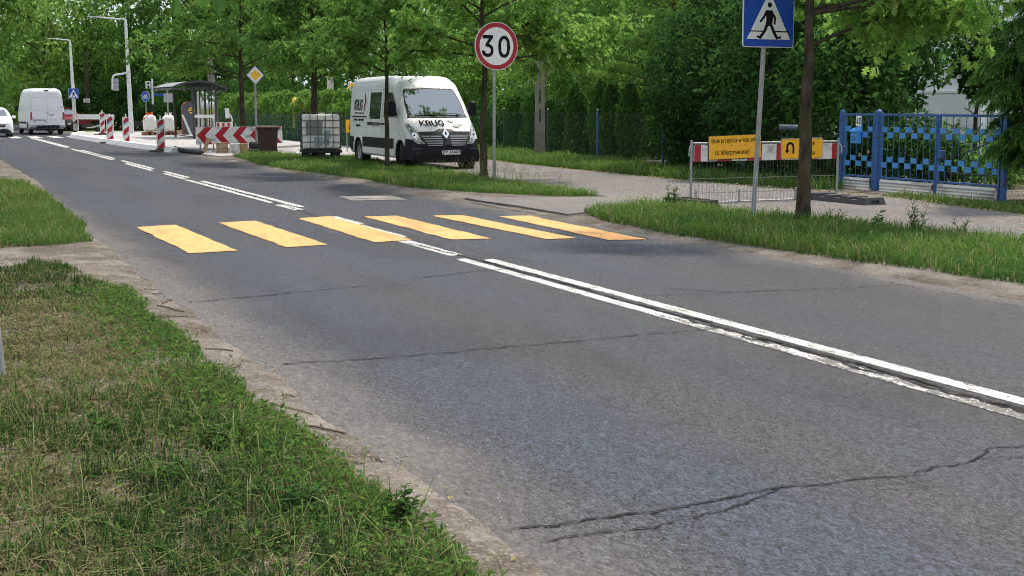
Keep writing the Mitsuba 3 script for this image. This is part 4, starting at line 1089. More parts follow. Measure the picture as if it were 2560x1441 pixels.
Z1, Z2, Z3, Z4 = (1.11, 1.205), (1.005, 1.105), (0.575, 0.67), (0.475, 0.57)
t = gate('garden_gate', 'narrow blue gate leaf with house number and mailbox', 20.98, 20.12, 5, [(*Z1, (0, 2, 4)), (*Z2, (1, 3)), (*Z3, (1, 3)), (*Z4, (0, 2, 4))], 'gate')
part(t, 'lock_plate', box(GX - 0.036, GX - 0.022, 20.86, 20.955, 0.66, 0.92, 0.003), 'm_bluepaint')
part(t, 'handle', [tube([(GX - 0.03, 20.93, 0.83), (GX - 0.075, 20.93, 0.83), (GX - 0.075, 20.83, 0.83)], 0.008, 6), tube([(GX - 0.075, 20.93, 0.83), (GX - 0.075, 20.93, 0.70), (GX - 0.03, 20.93, 0.69)], 0.006, 6)], 'm_steel', True)
t = gate('driveway_gate', 'left leaf of the blue double driveway gate', 19.93, 18.45, 9, [(*Z1, (0, 2, 4, 6, 8)), (*Z2, (1, 3, 5, 7)), (*Z3, (1, 3, 5, 7)), (*Z4, (0, 2, 4, 6, 8))], 'gate')
t = gate('driveway_gate', 'right leaf of the blue double driveway gate, partly under the spruce', 18.42, 16.95, 9, [(*Z1, (0, 2, 4, 6, 8)), (*Z2, (1, 3, 5, 7)), (*Z3, (1, 3, 5, 7)), (*Z4, (0, 2, 4, 6, 8))], 'gate')
part(t, 'lock_box', box(GX - 0.05, GX + 0.03, 18.27, 18.395, 0.70, 0.83, 0.005), 'm_bluepaint')
part(t, 'bracket', box(GX - 0.028, GX + 0.028, 18.42, 18.50, 1.30, 1.345, 0.004), 'm_bluepaint')
GE, GN = np.array([0, -1.0, 0]), np.array([-1.0, 0, 0])
t = thing('house_number_plate', 'small white plate with black number 43 on the narrow gate', 'house number')
part(t, 'plate', prism(rrect(0.155, 0.19, 0.006), 0.004, (GX - 0.028, 20.55, 1.30), GE, UP), 'm_white')
part(t, 'number', text('43', 0.105, (GX - 0.032, 20.55, 1.247), GE, UP, sx=0.72, bold=True), 'm_print', label='black number 43')
t = thing('mailbox', 'blue metal mailbox hanging on the narrow gate below the number', 'mailbox')
part(t, 'body', box(GX - 0.135, GX - 0.03, 20.455, 20.645, 0.89, 1.10, 0.006), 'm_blueplate')
part(t, 'lid', hull([[x, y, z] for y in (20.445, 20.655) for x, z in ((GX - 0.15, 1.10), (GX - 0.15, 1.112), (GX - 0.028, 1.10), (GX - 0.028, 1.175), (GX - 0.05, 1.178))]), 'm_blueplate')
hr = [(0.05 * math.cos(a), 0.035 * math.sin(a)) for a in np.linspace(0.3, 5.6, 12)]
part(t, 'horn_emblem', [tube([(GX - 0.139, 20.55 + a, 0.985 + b) for a, b in hr], 0.006, 5)], 'm_bluepaint')
t = thing('letter_tube', 'blue-grey tube on a thin post beside the barrier, left of the gate', 'letter tube')
part(t, 'post', tube([(15.45, 21.45, -0.05), (15.45, 21.45, 1.22)], 0.011, 6), 'm_galv')
part(t, 'tube', tube([(15.36, 21.45, 1.17), (15.06, 21.62, 1.17)], 0.058, 14), 'm_bluegrey', True)
plain('m_bluegrey', (0.06, 0.095, 0.125), 0.4)
part(thing('hanging_cable', 'dark cable sagging behind the right leaf of the double gate', 'cable'), 'cable', [tube([(GX + 0.12, 18.9 - 0.3 * q, 0.62 + 0.028 * q * q * 0.35 + 0.02 * q) for q in range(8)], 0.011, 5), tube([(GX + 0.14, 18.4 - 0.25 * q, 0.47 - 0.04 * math.sin(q * PI / 5)) for q in range(6)], 0.012, 5)], 'm_black')

# concrete utility pole with slots
zs = np.arange(1.06, 8.0, 0.55)
pole = m3.Manifold.hull_points(np.array([[sx * w, sy * d, z] for z, w, d in ((-0.2, 0.16, 0.11), (8.2, 0.085, 0.075)) for sx in (-1, 1) for sy in (-1, 1)]))
for z in zs:
    pole = pole - m3.Manifold.cube((0.06, 1, 0.40), True).translate((0, 0, z + 0.22))
t = thing('concrete_pole', 'grey concrete utility pole with long slots in the fence line', 'utility pole')
part(t, 'shaft', put(tri(pole), 17.2, 36.9, 0, -0.42), 'm_darkconc')

# white house behind the gate
t = thing('house', 'white rendered house behind the blue gate', 'house')
part(t, 'wall', [box(25, 34, 27.1, 40, 0, 1.93), box(25.06, 34, 27.16, 40, 1.93, 6.2)], 'm_housewall')
part(t, 'band', box(24.975, 34, 27.075, 40, 1.90, 1.96), 'm_housewall')
part(t, 'roof', hull([[x, y, z] for x, y, z in ((24.5, 26.6, 6.2), (34.5, 26.6, 6.2), (24.5, 40.5, 6.2), (34.5, 40.5, 6.2), (29.5, 26.6, 9.0), (29.5, 40.5, 9.0))]), 'm_rustbrown')
w = part(t, 'window', [box(25.72, 26.7, 27.03, 27.2, 1.36, 1.44), box(25.72, 25.81, 27.03, 27.2, 1.44, 2.50), box(26.61, 26.7, 27.03, 27.2, 1.44, 2.50), box(25.72, 26.7, 27.03, 27.2, 2.50, 2.58)], 'm_white')
part(w, 'pane', box(25.81, 26.61, 27.055, 27.07, 1.44, 2.50), 'm_darkglass')
part(w, 'sill', box(25.68, 26.75, 26.95, 27.09, 1.30, 1.355), 'm_greybox')
part(t, 'downpipe', tube([(25.3, 27.0, 0), (25.3, 27.0, 6.2)], 0.05, 8), 'm_greybox')

# ------------------------------------------------------------------ pavement barrier with detour signs
BY = 18.40
BL, BR = 11.19, 13.99
t = thing('site_barrier', 'grey wire barrier with red and white board across the pavement', 'barrier')
for x in (BL, BR):
    part(t, 'post', tube([(x, BY, 0.02), (x, BY, 1.05)], 0.021, 10), 'm_galv', True)
part(t, 'rail', tube([(BL + .02, BY, 1.0), (BR - .02, BY, 1.0)], 0.016, 8), 'm_galv', True)
part(t, 'rail', tube([(BL + .02, BY, 0.065), (BR - .02, BY, 0.075)], 0.014, 8), 'm_galv', True)
part(t, 'board', box(BL + 0.045, BR - 0.045, BY - 0.012, BY + 0.012, 0.715, 0.975, 0.003), 'm_dirtywhite')
k = (BR - BL - 0.09) / 2077.0
for a, b in ((0, 92), (317, 532), (752, 962), (1177, 1392), (1602, 1807), (2012, 2077)):
    part(t, 'red_band', box(BL + 0.045 + a * k, BL + 0.045 + b * k, BY - 0.0145, BY - 0.0115, 0.716, 0.974), 'm_signred')
part(t, 'wire', [tube([(BL + 0.02, BY, z), (BR - 0.02, BY, z)], 0.004, 4) for z in (0.22, 0.443)], 'm_wire')
for q in range(1, 40):
    x = BL + (BR - BL) * q / 40
    part(t, 'bar', tube([(x, BY - 0.004, 0.07), (x, BY - 0.004, 0.715)], 0.0022, 4, False), 'm_wire')
for x in (BL + 0.1, BL + 0.9, BL + 1.98):
    part(t, 'tab', box(x - 0.014, x + 0.014, BY - 0.02, BY + 0.01, 0.07, 0.27, 0.003), 'm_galv')
for x, sg in ((BL, -1), (BR, 1)):
    part(t, 'plastic_tie', tube([(x, BY, 0.99), (x + sg * 0.05, BY - 0.02, 0.93), (x + sg * 0.055, BY - 0.02, 0.80)], 0.006, 4), 'm_white')


def foot(x0, x1, y0, y1, lb):
    t = thing('barrier_foot', lb, 'barrier foot', 'rubber feet of the barrier')
    b = m3.Manifold.hull_points(np.array([[x, y, z] for z, i in ((0, 0), (0.115, 0.035)) for x in (x0 + i, x1 - i) for y in (y0 + i, y1 - i)]))
    L = y1 - y0
    for f in (0.20, 0.47, 0.72):
        b = b - m3.Manifold.cube((x1 - x0 + 1, L * 0.11, 0.1), True).translate(((x0 + x1) / 2, y0 + L * f, 0.125))
    b = b - m3.Manifold.cube((0.16, 0.12, 0.05), True).translate(((x0 + x1) / 2, y0, 0.05))
    part(t, 'block', put(tri(b), z=0.055), 'm_rubbergrey' if x0 > 12 else 'm_rubber')


foot(10.72, 11.18, 17.5, 18.5, 'black rubber barrier foot half in the grass, left of the blue sign pole')
foot(13.42, 13.84, 16.95, 18.55, 'grey notched rubber barrier foot on the pavement right of the big trunk')


def detour(name, lb, x0, x1, z0, z1, roll, lines, border, y):
    t = thing(name, lb, 'detour sign')
    c = np.array([(x0 + x1) / 2, y, (z0 + z1) / 2]); ex = np.array([math.cos(roll), 0, math.sin(roll)]); ey = np.array([-math.sin(roll), 0, math.cos(roll)])
    nn = np.array([0, -1.0, 0]); w, h = x1 - x0, z1 - z0
    part(t, 'plate', prism(rrect(w, h, 0.035 if border else 0.004), 0.006, c, ex, ey), 'm_lampwhite' if border else 'm_black')
    if border:
        part(t, 'border', prism(rrect(w - 0.012, h - 0.012, 0.03), 0.002, c + nn * 0.006, ex, ey), 'm_print')
    part(t, 'face', prism(rrect(w - 0.024, h - 0.024, 0.025 if border else 0.004), 0.002, c + nn * 0.008, ex, ey), 'm_signyellow')
    for s, dx, dz, hh, sx in lines:
        part(t, 'lettering', text(s, hh, c + nn * 0.010 + ex * dx + ey * dz, ex, ey, 0.0015, True, sx), 'm_print', label='black lettering')
    return t, c, ex, ey, nn


detour('detour_sign', 'yellow hand-lettered sign reading Brak przejścia w kierunku, left of the blue sign pole', 11.48, 12.47, 0.742, 1.128, 0.028,
       [('Brak przejścia w kierunku', 0, 0.075, 0.066, 0.80), ('Ul.Wierprawskiej', -0.05, -0.115, 0.068, 0.86), ('–', -0.07, 0.0, 0.05, 0.8), ('–', 0.19, 0.01, 0.04, 0.8)], False, BY - 0.018)
t, c, ex, ey, nn = detour('detour_sign', 'yellow sign with black U-turn arrow behind the big tree trunk', 12.85, 13.67, 0.725, 1.06, 0.018, [('Kierunek', 0.10, 0.055, 0.06, 0.85), ('przejścia', 0.10, -0.105, 0.06, 0.85)], True, BY - 0.018)
arc = [(-0.235 + 0.06 * math.cos(a), 0.03 + 0.065 * math.sin(a)) for a in np.linspace(0, PI, 12)]
ar = shapely.union_all([LineString([(-0.175, -0.075)] + arc + [(-0.295, -0.02)]).buffer(0.0185, cap_style='flat'), Polygon([(-0.335, -0.015), (-0.255, -0.015), (-0.295, -0.075)])])
part(t, 'arrow', prism(ar, 0.0015, c + nn * 0.010, ex, ey), 'm_print', label='black U-turn arrow')

# ------------------------------------------------------------------ vehicles
class Body:
    """A vehicle shell lofted along x (0 = tail, L = nose): top and belly profiles, half width, rounded shoulders, plan curve of nose and tail."""

    def __init__(s, L, top, bot, wid, r, tz, tk, nose=0.10, nx=3.6, tail=0.0):
        s.L, s.top, s.bot, s.wid, s.r, s.tz, s.tk, s.nose, s.nx, s.tail = L, np.array(top), np.array(bot), np.array(wid), r, tz, tk, nose, nx, tail

    def zt(s, x): return np.interp(x, s.top[:, 0], s.top[:, 1])
    def zb(s, x): return np.interp(x, s.bot[:, 0], s.bot[:, 1])
    def w(s, x): return np.interp(x, s.wid[:, 0], s.wid[:, 1])

    def lean(s, z):
        return 1 - s.tk * np.clip((np.asarray(z) - s.tz[0]) / (s.tz[1] - s.tz[0]), 0, 1.2) ** 1.4

    def rr(s, x): return np.minimum(s.r, (s.zt(x) - s.zb(x)) * 0.42)

    def side_y(s, x, z):
        zt, r = s.zt(x), s.rr(x)
        t = np.clip((z - (zt - r)) / r, 0, 1)
        return (s.w(x) - r * (1 - np.sqrt(np.maximum(0, 1 - t * t)))) * s.lean(z)

    def bend(s, x, y):
        return x - s.nose * y ** 2 * np.clip((x - s.nx) / 1.0, 0, 1) + s.tail * y ** 2 * np.clip((0.6 - x) / 0.6, 0, 1)

    def surf_z(s, x, y):
        zt, r, w = s.zt(x), s.rr(x), s.w(x)
        a = np.clip((np.abs(y) / s.lean(zt - 0.3 * r) - (w - r)) / r, 0, 0.999)
        return zt - r * (1 - np.sqrt(1 - a * a))

    def front_x(s, y, z, x0):
        lo, hi = np.full(np.shape(y), x0, float), np.full(np.shape(y), s.L, float)
        for _ in range(40):
            m = (lo + hi) / 2; up = s.surf_z(m, y) > z
            lo, hi = np.where(up, m, lo), np.where(up, hi, m)
        return s.bend(lo, y)

    def mesh(s, xs, arches=(), ar=0.40, aw=0.30):
        rings = []
        for x in xs:
            zb, zt, r, w = s.zb(x), s.zt(x), s.rr(x), s.w(x)
            half = [(0, zb), (w * 0.7, zb), (w * 0.94, zb + 0.01), (w * s.lean(zb), zb + min(0.07, 0.2 * (zt - zb)))]
            for z in np.linspace(zb + min(0.07, 0.2 * (zt - zb)), zt - r, 7)[1:]:
                half.append((w * s.lean(z), z))
            for t in (0.25, 0.5, 0.7, 0.85, 0.95, 1.0):
                z = zt - r + t * r
                half.append(((w - r * (1 - math.sqrt(1 - t * t))) * s.lean(z), z))
            half += [((w - r) * 0.5, zt), (0, zt)]
            h = np.array(half)
            ring = np.vstack([h, (h * [-1, 1])[1:-1][::-1]])
            rings.append(np.c_[s.bend(np.full(len(ring), x), ring[:, 0]), ring])
        n, m = len(rings), len(rings[0])
        v = np.vstack(rings)
        i, j = np.meshgrid(np.arange(n - 1), np.arange(m), indexing='ij')
        q = np.stack([i * m + j, (i + 1) * m + j, (i + 1) * m + (j + 1) % m, i * m + (j + 1) % m], -1).reshape(-1, 4)
        f = np.vstack([q[:, [0, 1, 2]], q[:, [0, 2, 3]]])
        c0, c1 = len(v), len(v) + 1
        v = np.vstack([v, rings[0].mean(0), rings[-1].mean(0)])
        j = np.arange(m)
        f = np.vstack([f, np.stack([j, (j + 1) % m, np.full(m, c0)], 1), np.stack([(n - 1) * m + (j + 1) % m, (n - 1) * m + j, np.full(m, c1)], 1)])
        mesh = trimesh.Trimesh(v, f, process=True)
        if mesh.volume < 0:
            mesh.invert()
        if arches:
            mf = m3.Manifold(m3.Mesh(np.asarray(mesh.vertices, np.float32), np.asarray(mesh.faces, np.uint32)))
            W = s.wid[:, 1].max()
            for ax, az in arches:
                for sg in (1, -1):
                    c = m3.Manifold.cylinder(aw, ar, ar, 36).rotate((90, 0, 0)).translate((ax, sg * (W - aw / 2 + 0.06) + aw / 2, az))
                    mf = mf - c
            return tri(mf)
        return tri(mesh)


def fine(poly, edge):
    if not hasattr(poly, 'geom_type'):
        poly = Polygon(poly)
    out = []
    x0, y0, x1, y1 = poly.bounds
    if abs(poly.area - (x1 - x0) * (y1 - y0)) < 1e-9:
        v, f = grid(np.linspace(x0, x1, 1 + math.ceil((x1 - x0) / edge)), np.linspace(y0, y1, 1 + math.ceil((y1 - y0) / edge)), lambda X, Y: X * 0)
        return v[:, :2], f
    for g in getattr(poly, 'geoms', [poly]):
        v, f = trimesh.creation.triangulate_polygon(Polygon(g.exterior.segmentize(edge * 1.4).coords, [q.coords for q in g.interiors]), engine='earcut')
        v, f = trimesh.remesh.subdivide_to_size(np.c_[v, np.zeros(len(v))], f, edge * 2.0)
        n = np.cross(v[f[:, 1]] - v[f[:, 0]], v[f[:, 2]] - v[f[:, 0]])[:, 2]
        f = np.where((n < 0)[:, None], f[:, ::-1], f)
        out.append((v[:, :2], f))
    vs, fs, at = [], [], 0
    for v, f in out:
        vs.append(v); fs.append(f + at); at += len(v)
    return np.vstack(vs), np.vstack(fs)


def on_side(b, poly, sg, off=0.006, edge=0.12):
    """A panel over the side (sg = 1 left, -1 right) from a polygon in (x, z)."""
    v, f = fine(poly, edge)
    y = b.side_y(v[:, 0], v[:, 1]) + off
    return np.c_[b.bend(v[:, 0], y), sg * y, v[:, 1]], (f[:, ::-1] if sg > 0 else f)


def on_front(b, poly, x0, off=0.006, edge=0.08):
    """A panel over the nose from a polygon in (y, z)."""
    v, f = fine(poly, edge)
    x = b.front_x(v[:, 0], v[:, 1], x0)
    e = 0.01
    gz = (b.front_x(v[:, 0], v[:, 1] + e, x0) - x) / e; gy = (b.front_x(v[:, 0] + e, v[:, 1], x0) - x) / e
    n = unit(np.stack([np.ones_like(x), -gy, -gz], 1))
    return np.c_[x, v] + n * off, f


def on_back(b, poly, off=0.006, edge=0.15):
    v, f = fine(poly, edge)
    x = b.tail * v[:, 0] ** 2 - off
    return np.c_[x, v], f[:, ::-1]


def letters_on(fn, s, h, cx, cz, sx=1.0, bold=True, slant=0.0):
    """Lettering wrapped on a body by fn(v2) -> 3-D points."""
    m = meshkit.text_mesh(s, h, 0.002, bold)
    v = np.array(m.vertices); v[:, 0] *= sx
    v[:, 0] -= (v[:, 0].min() + v[:, 0].max()) / 2
    v[:, 0] += slant * v[:, 1]
    return fn(np.stack([v[:, 0] + cx, v[:, 1] + cz], 1), v[:, 2]), np.array(m.faces)


def wheel(t, x, y, R, wd, P, sg, steer=0.0, hub='m_greybox'):
    """A wheel as part of the thing t: tyre with rim and nuts as sub-parts. P moves it into place."""
    ty = lathe([(R * 0.62, -wd / 2), (R * 0.94, -wd / 2), (R, -wd * 0.36), (R, wd * 0.36), (R * 0.94, wd / 2), (R * 0.62, wd / 2), (R * 0.62, -wd / 2)], 28, 'y')
    rm = lathe([(0.0, wd * 0.30), (R * 0.2, wd * 0.34), (R * 0.26, wd * 0.22), (R * 0.5, wd * 0.30), (R * 0.62, wd * 0.42), (R * 0.62, -wd * 0.4), (0, -wd * 0.4)], 28, 'y')
    turn = rot(0, 0, steer + (0 if sg > 0 else PI))
    w = part(t, 'wheel', P(put(ty, x, y, R, R=turn)), 'm_rubber', 40)
    part(w, 'rim', P(put(rm, x, y, R, R=turn)), hub, 40)
    holes = []
    for k in range(8):
        a = k * PI / 4
        holes.append(put(lathe([(0, wd * 0.285), (R * 0.07, wd * 0.285), (R * 0.07, wd * 0.25)], 8, 'y'), R * 0.42 * math.cos(a), 0, R * 0.42 * math.sin(a)))
    part(w, 'rim_hole', P([put(h, x, y, R, R=turn) for h in holes]), 'm_black', kind='stuff')


# --- the parked van
VAN = Body(5.55, [(0, 2.30), (0.05, 2.42), (0.25, 2.475), (0.8, 2.495), (3.15, 2.495), (3.55, 2.455), (3.85, 2.35), (4.02, 2.19), (4.12, 2.08), (4.83, 1.38), (4.95, 1.325), (5.22, 1.13), (5.36, 0.99), (5.45, 0.80), (5.50, 0.66), (5.55, 0.45), (5.555, 0.2)],
           [(0, 0.42), (0.2, 0.30), (1, 0.28), (4.6, 0.26), (5.2, 0.19), (5.555, 0.185)], [(0, 0.96), (0.08, 1.0), (0.4, 1.03), (3.9, 1.035), (4.6, 1.035), (5.0, 1.025), (5.3, 1.005), (5.555, 0.97)], 0.26, (1.05, 2.5), 0.125, 0.16, 4.3)
S = 0.9
VX, VY = 11.75, 30.4 + 5.55 * 0.9


def PV(p):      # nose towards -Y
    return put(p, VX, VY, 0.062, -PI / 2, S)


def vside(sg, off=0.006):
    def fn(v2, h):
        x, z = v2[:, 0], v2[:, 1]
        y = VAN.side_y(x, z) + off + h
        return np.c_[VAN.bend(x, y), sg * y, z]
    return fn


def vfront(off=0.006):
    def fn(v2, h):
        y, z = v2[:, 0], v2[:, 1]
        x = VAN.front_x(y, z, 4.0)
        return np.c_[x + (off + h) * 0.8, y, z + (off + h) * 0.6]
    return fn


xs = np.unique(np.r_[0, 0.02, 0.05, 0.1, 0.2, np.linspace(0.3, 3.6, 24), np.linspace(3.65, 5.3, 26), np.linspace(5.32, 5.555, 14)])
t = thing('van', 'white high-roof van with KRUG lettering parked on the pavement', 'van')
AX = (0.95, 4.66)
sv, sf = VAN.mesh(xs, [(AX[0], 0.36), (AX[1], 0.36)], 0.425, 0.30)
SHELL = m3.Manifold(m3.Mesh(np.asarray(sv, np.float32), np.asarray(sf, np.uint32)))
FRONT = m3.Manifold.extrude(m3.CrossSection([[(4.98, 0.0), (5.8, 0.0), (5.8, 0.66), (5.40, 0.68), (5.30, 0.80), (5.06, 0.82), (4.98, 0.5)]]), 3.0).rotate((90, 0, 0)).translate((0, 1.5, 0))
part(t, 'body', PV(tri(SHELL - FRONT)), 'm_carwhite', 32)
for ax in AX:
    for sg in (1, -1):
        part(t, 'wheel_housing', PV([put(lathe([(0.417, -0.24), (0.417, 0.0), (0.41, 0.0), (0.41, -0.23), (0, -0.23)], 28, 'y'), ax, sg * 1.005, 0.36, R=rot(0, 0, 0 if sg > 0 else PI))]), 'm_black', 40)
for sg in (1, -1):
    wheel(t, AX[0], sg * 0.90, 0.345, 0.20, PV, sg)
    wheel(t, AX[1], sg * 0.89, 0.345, 0.21, PV, sg, -0.42)
ws = Polygon([(-0.80, 1.42), (-0.72, 1.40), (0, 1.385), (0.72, 1.40), (0.80, 1.42), (0.775, 1.75), (0.715, 2.06), (0.68, 2.095), (0, 2.125), (-0.68, 2.095), (-0.715, 2.06), (-0.775, 1.75)])
part(t, 'windscreen_frame', PV(on_front(VAN, ws.buffer(0.035), 3.9, 0.004)), 'm_trim', 60)
part(t, 'windscreen', PV(on_front(VAN, ws, 3.9, 0.009)), 'm_screen', 60)
cow = Polygon([(-0.86, 1.355), (0.86, 1.355), (0.82, 1.42), (0, 1.40), (-0.82, 1.42)])
part(t, 'cowl', PV(on_front(VAN, cow, 3.9, 0.012)), 'm_trim', 60)
fx = lambda y, z, o=0.03: np.array([float(VAN.front_x(np.array([y]), np.array([z]), 3.9)[0]) + o, y, z + o * 0.8])
for y0, y1 in ((-0.62, 0.02), (0.08, 0.70)):
    part(t, 'wiper', PV([tube([fx(y0, 1.43), fx((y0 + y1) / 2, 1.445, .035), fx(y1, 1.42)], 0.010, 5), tube([fx(y1 - 0.1, 1.40, .02), fx(y1 - 0.18, 1.43, .045)], 0.012, 5)]), 'm_black')
# black bumper with grille, lamps
part(t, 'bumper', PV(tri(SHELL ^ FRONT)), 'm_trim', 32)
gril = Polygon([(-0.56, 0.635), (0.56, 0.635), (0.66, 0.76), (0.74, 0.985), (0.30, 1.0), (0.17, 1.065), (-0.17, 1.065), (-0.30, 1.0), (-0.74, 0.985), (-0.66, 0.76)])
part(t, 'grille', PV(on_front(VAN, gril, 4.6, 0.014, 0.06)), 'm_black', 60)
for z, wd in ((0.87, 0.66), (0.81, 0.62), (0.75, 0.585), (0.69, 0.55), (0.637, 0.53)):
    for sg in (1, -1):
        part(t + '__grille', 'bar', PV(on_front(VAN, shapely.box(*((0.12, z - 0.011, wd, z + 0.011) if sg > 0 else (-wd, z - 0.011, -0.12, z + 0.011))), 4.6, 0.024, 0.06)), 'm_steel')
em = Polygon([(0, 1.04), (0.085, 0.93), (0, 0.82), (-0.085, 0.93)]).buffer(0.012).difference(Polygon([(0, 0.985), (0.032, 0.93), (0, 0.875), (-0.032, 0.93)]))
part(t, 'emblem', PV(on_front(VAN, em, 4.6, 0.034, 0.04)), 'm_chrome', 60, label='chrome diamond-shaped emblem')
for sg in (1, -1):
    hl = Polygon([(0.655, 0.70), (0.78, 0.735), (0.865, 0.84), (0.925, 1.02), (0.945, 1.17), (0.905, 1.195), (0.855, 1.13), (0.765, 0.97)])
    hl = affinity.scale(hl, sg, 1, origin=(0, 0)).buffer(0)
    h = part(t, 'headlight', PV(on_front(VAN, hl.buffer(0.012), 4.4, 0.010, 0.05)), 'm_trim', 60)
    part(h, 'lens', PV(on_front(VAN, hl, 4.4, 0.016, 0.05)), 'm_lamplens', 60)
    for (yy, zz, r) in ((0.905, 1.12, 0.03), (0.875, 1.02, 0.036), (0.835, 0.90, 0.062), (0.745, 0.79, 0.035)):
        part(h, 'reflector', PV([on_front(VAN, affinity.scale(Point(sg * yy, zz).buffer(r), 0.9, 1.0), 4.4, 0.019, 0.04)]), 'm_chrome')
        part(h, 'bulb', PV([on_front(VAN, affinity.scale(Point(sg * yy, zz).buffer(r * 0.45), 0.9, 1.0), 4.4, 0.022, 0.04)]), 'm_trim')
    part(t, 'fog_lamp', PV(on_front(VAN, Point(sg * 0.80, 0.43).buffer(0.055), 4.6, 0.014, 0.04)), 'm_black', 60)
    part(t, 'bumper_crease', PV(on_front(VAN, shapely.box(0.68, 0.545, 0.93, 0.552) if sg > 0 else shapely.box(-0.93, 0.545, -0.68, 0.552), 4.6, 0.014, 0.05)), 'm_greybox')
    # sides: windows, mouldings, seams
    part(t, 'door_window', PV(on_side(VAN, Polygon([(3.30, 1.36), (4.44, 1.36), (4.50, 1.42), (4.20, 1.78), (3.98, 2.0), (3.90, 2.04), (3.34, 2.04)]), sg, 0.005)), 'm_darkglass', 60)
    part(t, 'side_window', PV(on_side(VAN, rrect(0.98, 0.74, 0.05, 2.52, 1.68), sg, 0.005)), 'm_darkglass', 60)
    part(t, 'moulding', PV([on_side(VAN, shapely.box(1.42, 0.52, 4.18, 0.80), sg, 0.014), on_side(VAN, Polygon([(0.03, 0.44), (0.48, 0.38), (0.52, 0.60), (0.62, 0.78), (0.03, 0.80)]), sg, 0.012)]), 'm_trim', 60)
    part(t, 'seam', PV([on_side(VAN, shapely.box(a, b, c, d), sg, 0.003) for a, b, c, d in ((3.12, 0.84, 3.13, 2.16), (1.78, 0.84, 1.79, 2.16), (4.60, 0.86, 4.608, 1.32), (3.2, 0.82, 3.21, 2.16), (0.12, 1.20, 4.55, 1.207), (0.25, 2.115, 3.95, 2.122), (0.4, 2.33, 2.6, 2.336), (0.55, 0.8, 0.556, 2.1))]), 'm_greybox')
    part(t, 'slide_rail', PV(on_side(VAN, shapely.box(0.35, 1.345, 1.76, 1.385), sg, 0.012)), 'm_black')
    for x in (2.98, 3.30):
        part(t, 'door_handle', PV(put(box(-0.11, 0.11, 0, 0.035, -0.025, 0.025, 0.01), x, sg * (float(VAN.side_y(x, 1.2)) + (0 if sg > 0 else 0.035)), 1.18)), 'm_black')
    mr = part(t, 'mirror', PV([put(box(-0.07, 0.07, -0.11, 0.11, -0.20, 0.20, 0.05), 4.42, sg * 1.16, 1.60)]), 'm_trim', 40)
    part(mr, 'arm', PV(tube([(4.40, sg * 0.95, 1.46), (4.42, sg * 1.08, 1.45), (4.42, sg * 1.14, 1.48)], 0.03, 8)), 'm_black')
    part(t, 'tail_lamp', PV(on_side(VAN, rrect(0.09, 0.5, 0.03, 0.055, 1.15), sg, 0.008)), 'm_taillight')
part(t, 'roof_strake', PV([box(0.3, 3.0, y - 0.012, y + 0.012, 2.494, 2.512) for y in (-0.5, 0, 0.5)]), 'm_carwhite')
a0 = np.array([3.5, 0.1, 2.475])
part(t, 'antenna', PV(tube([a0, a0 + [-0.04, 0, 0.04], a0 + [-0.14, 0, 0.36]], [0.022, 0.012, 0.005], 6)), 'm_black')
part(t, 'number_plate', PV(on_front(VAN, rrect(0.53, 0.118, 0.012, 0.10, 0.455), 4.6, 0.018, 0.06)), 'm_white', label='white number plate')
part(t + '__number_plate', 'band', PV(on_front(VAN, rrect(0.04, 0.112, 0.008, -0.140, 0.455), 4.6, 0.0205, 0.06)), 'm_signblue')
part(t + '__number_plate', 'lettering', PV(letters_on(vfront(0.026), 'PY 13453', 0.075, 0.118, 0.418, 0.98)), 'm_print', label='black letters PY 13453')
part(t, 'hood_lettering', PV(letters_on(vfront(0.02), 'KRUG', 0.135, -0.27, 1.145, 1.35)), 'm_print', label='black KRUG lettering on the hood')
def hood_mark(pts, m): part(t, 'hood_mark', PV(on_front(VAN, Polygon([(y - 0.14, z) for y, z in pts]), 4.4, 0.02, 0.05)), m)
hood_mark([(0.30, 1.285), (0.44, 1.29), (0.54, 1.225), (0.42, 1.215)], 'm_printpale')
hood_mark([(0.54, 1.225), (0.64, 1.235), (0.76, 1.165), (0.66, 1.155), (0.60, 1.19), (0.48, 1.18)], 'm_signred')
hood_mark([(0.44, 1.165), (0.60, 1.185), (0.66, 1.15), (0.57, 1.08), (0.42, 1.13)], 'm_printgrey')
SG = -1     # the side towards the road is the van's right-hand side
fs = vside(SG)
part(t, 'side_lettering', PV(letters_on(fs, 'KRUG', 0.30, 0.95, 1.55, 0.72)), 'm_print', label='tall black KRUG lettering on the side')
# three lines of print too small to read in the photograph: word-long dark dashes
for z, hh, m, ws in ((1.465, 0.05, 'm_printgrey', ((0.62, 0.98), (1.02, 1.24), (1.28, 1.50))), (1.275, 0.06, 'm_print', ((0.52, 0.60), (0.64, 0.86), (0.90, 0.99), (1.04, 1.22), (1.26, 1.52))), (1.115, 0.06, 'm_print', ((0.80, 0.86), (0.89, 0.96), (0.99, 1.08), (1.11, 1.20)))):
    part(t, 'print_line', PV([on_side(VAN, shapely.box(x0, z - hh / 2, x1, z + hh / 2), SG, 0.006) for x0, x1 in ws]), m)
part(t, 'side_lettering', PV(letters_on(fs, 'www.krug.com.pl', 0.12, 2.38, 1.13, 0.75)), 'm_print', label='web address lettering')
for pts, m in (([(1.50, 1.98), (1.56, 2.06), (1.58, 1.92), (1.52, 1.80)], 'm_printgrey'), ([(1.52, 1.84), (1.62, 1.93), (1.67, 1.74), (1.56, 1.66)], 'm_signred'), ([(1.46, 1.70), (1.62, 1.78), (1.58, 1.60), (1.50, 1.47)], 'm_motored')):
    part(t, 'side_mark', PV(on_side(VAN, Polygon(pts), SG, 0.007)), m)

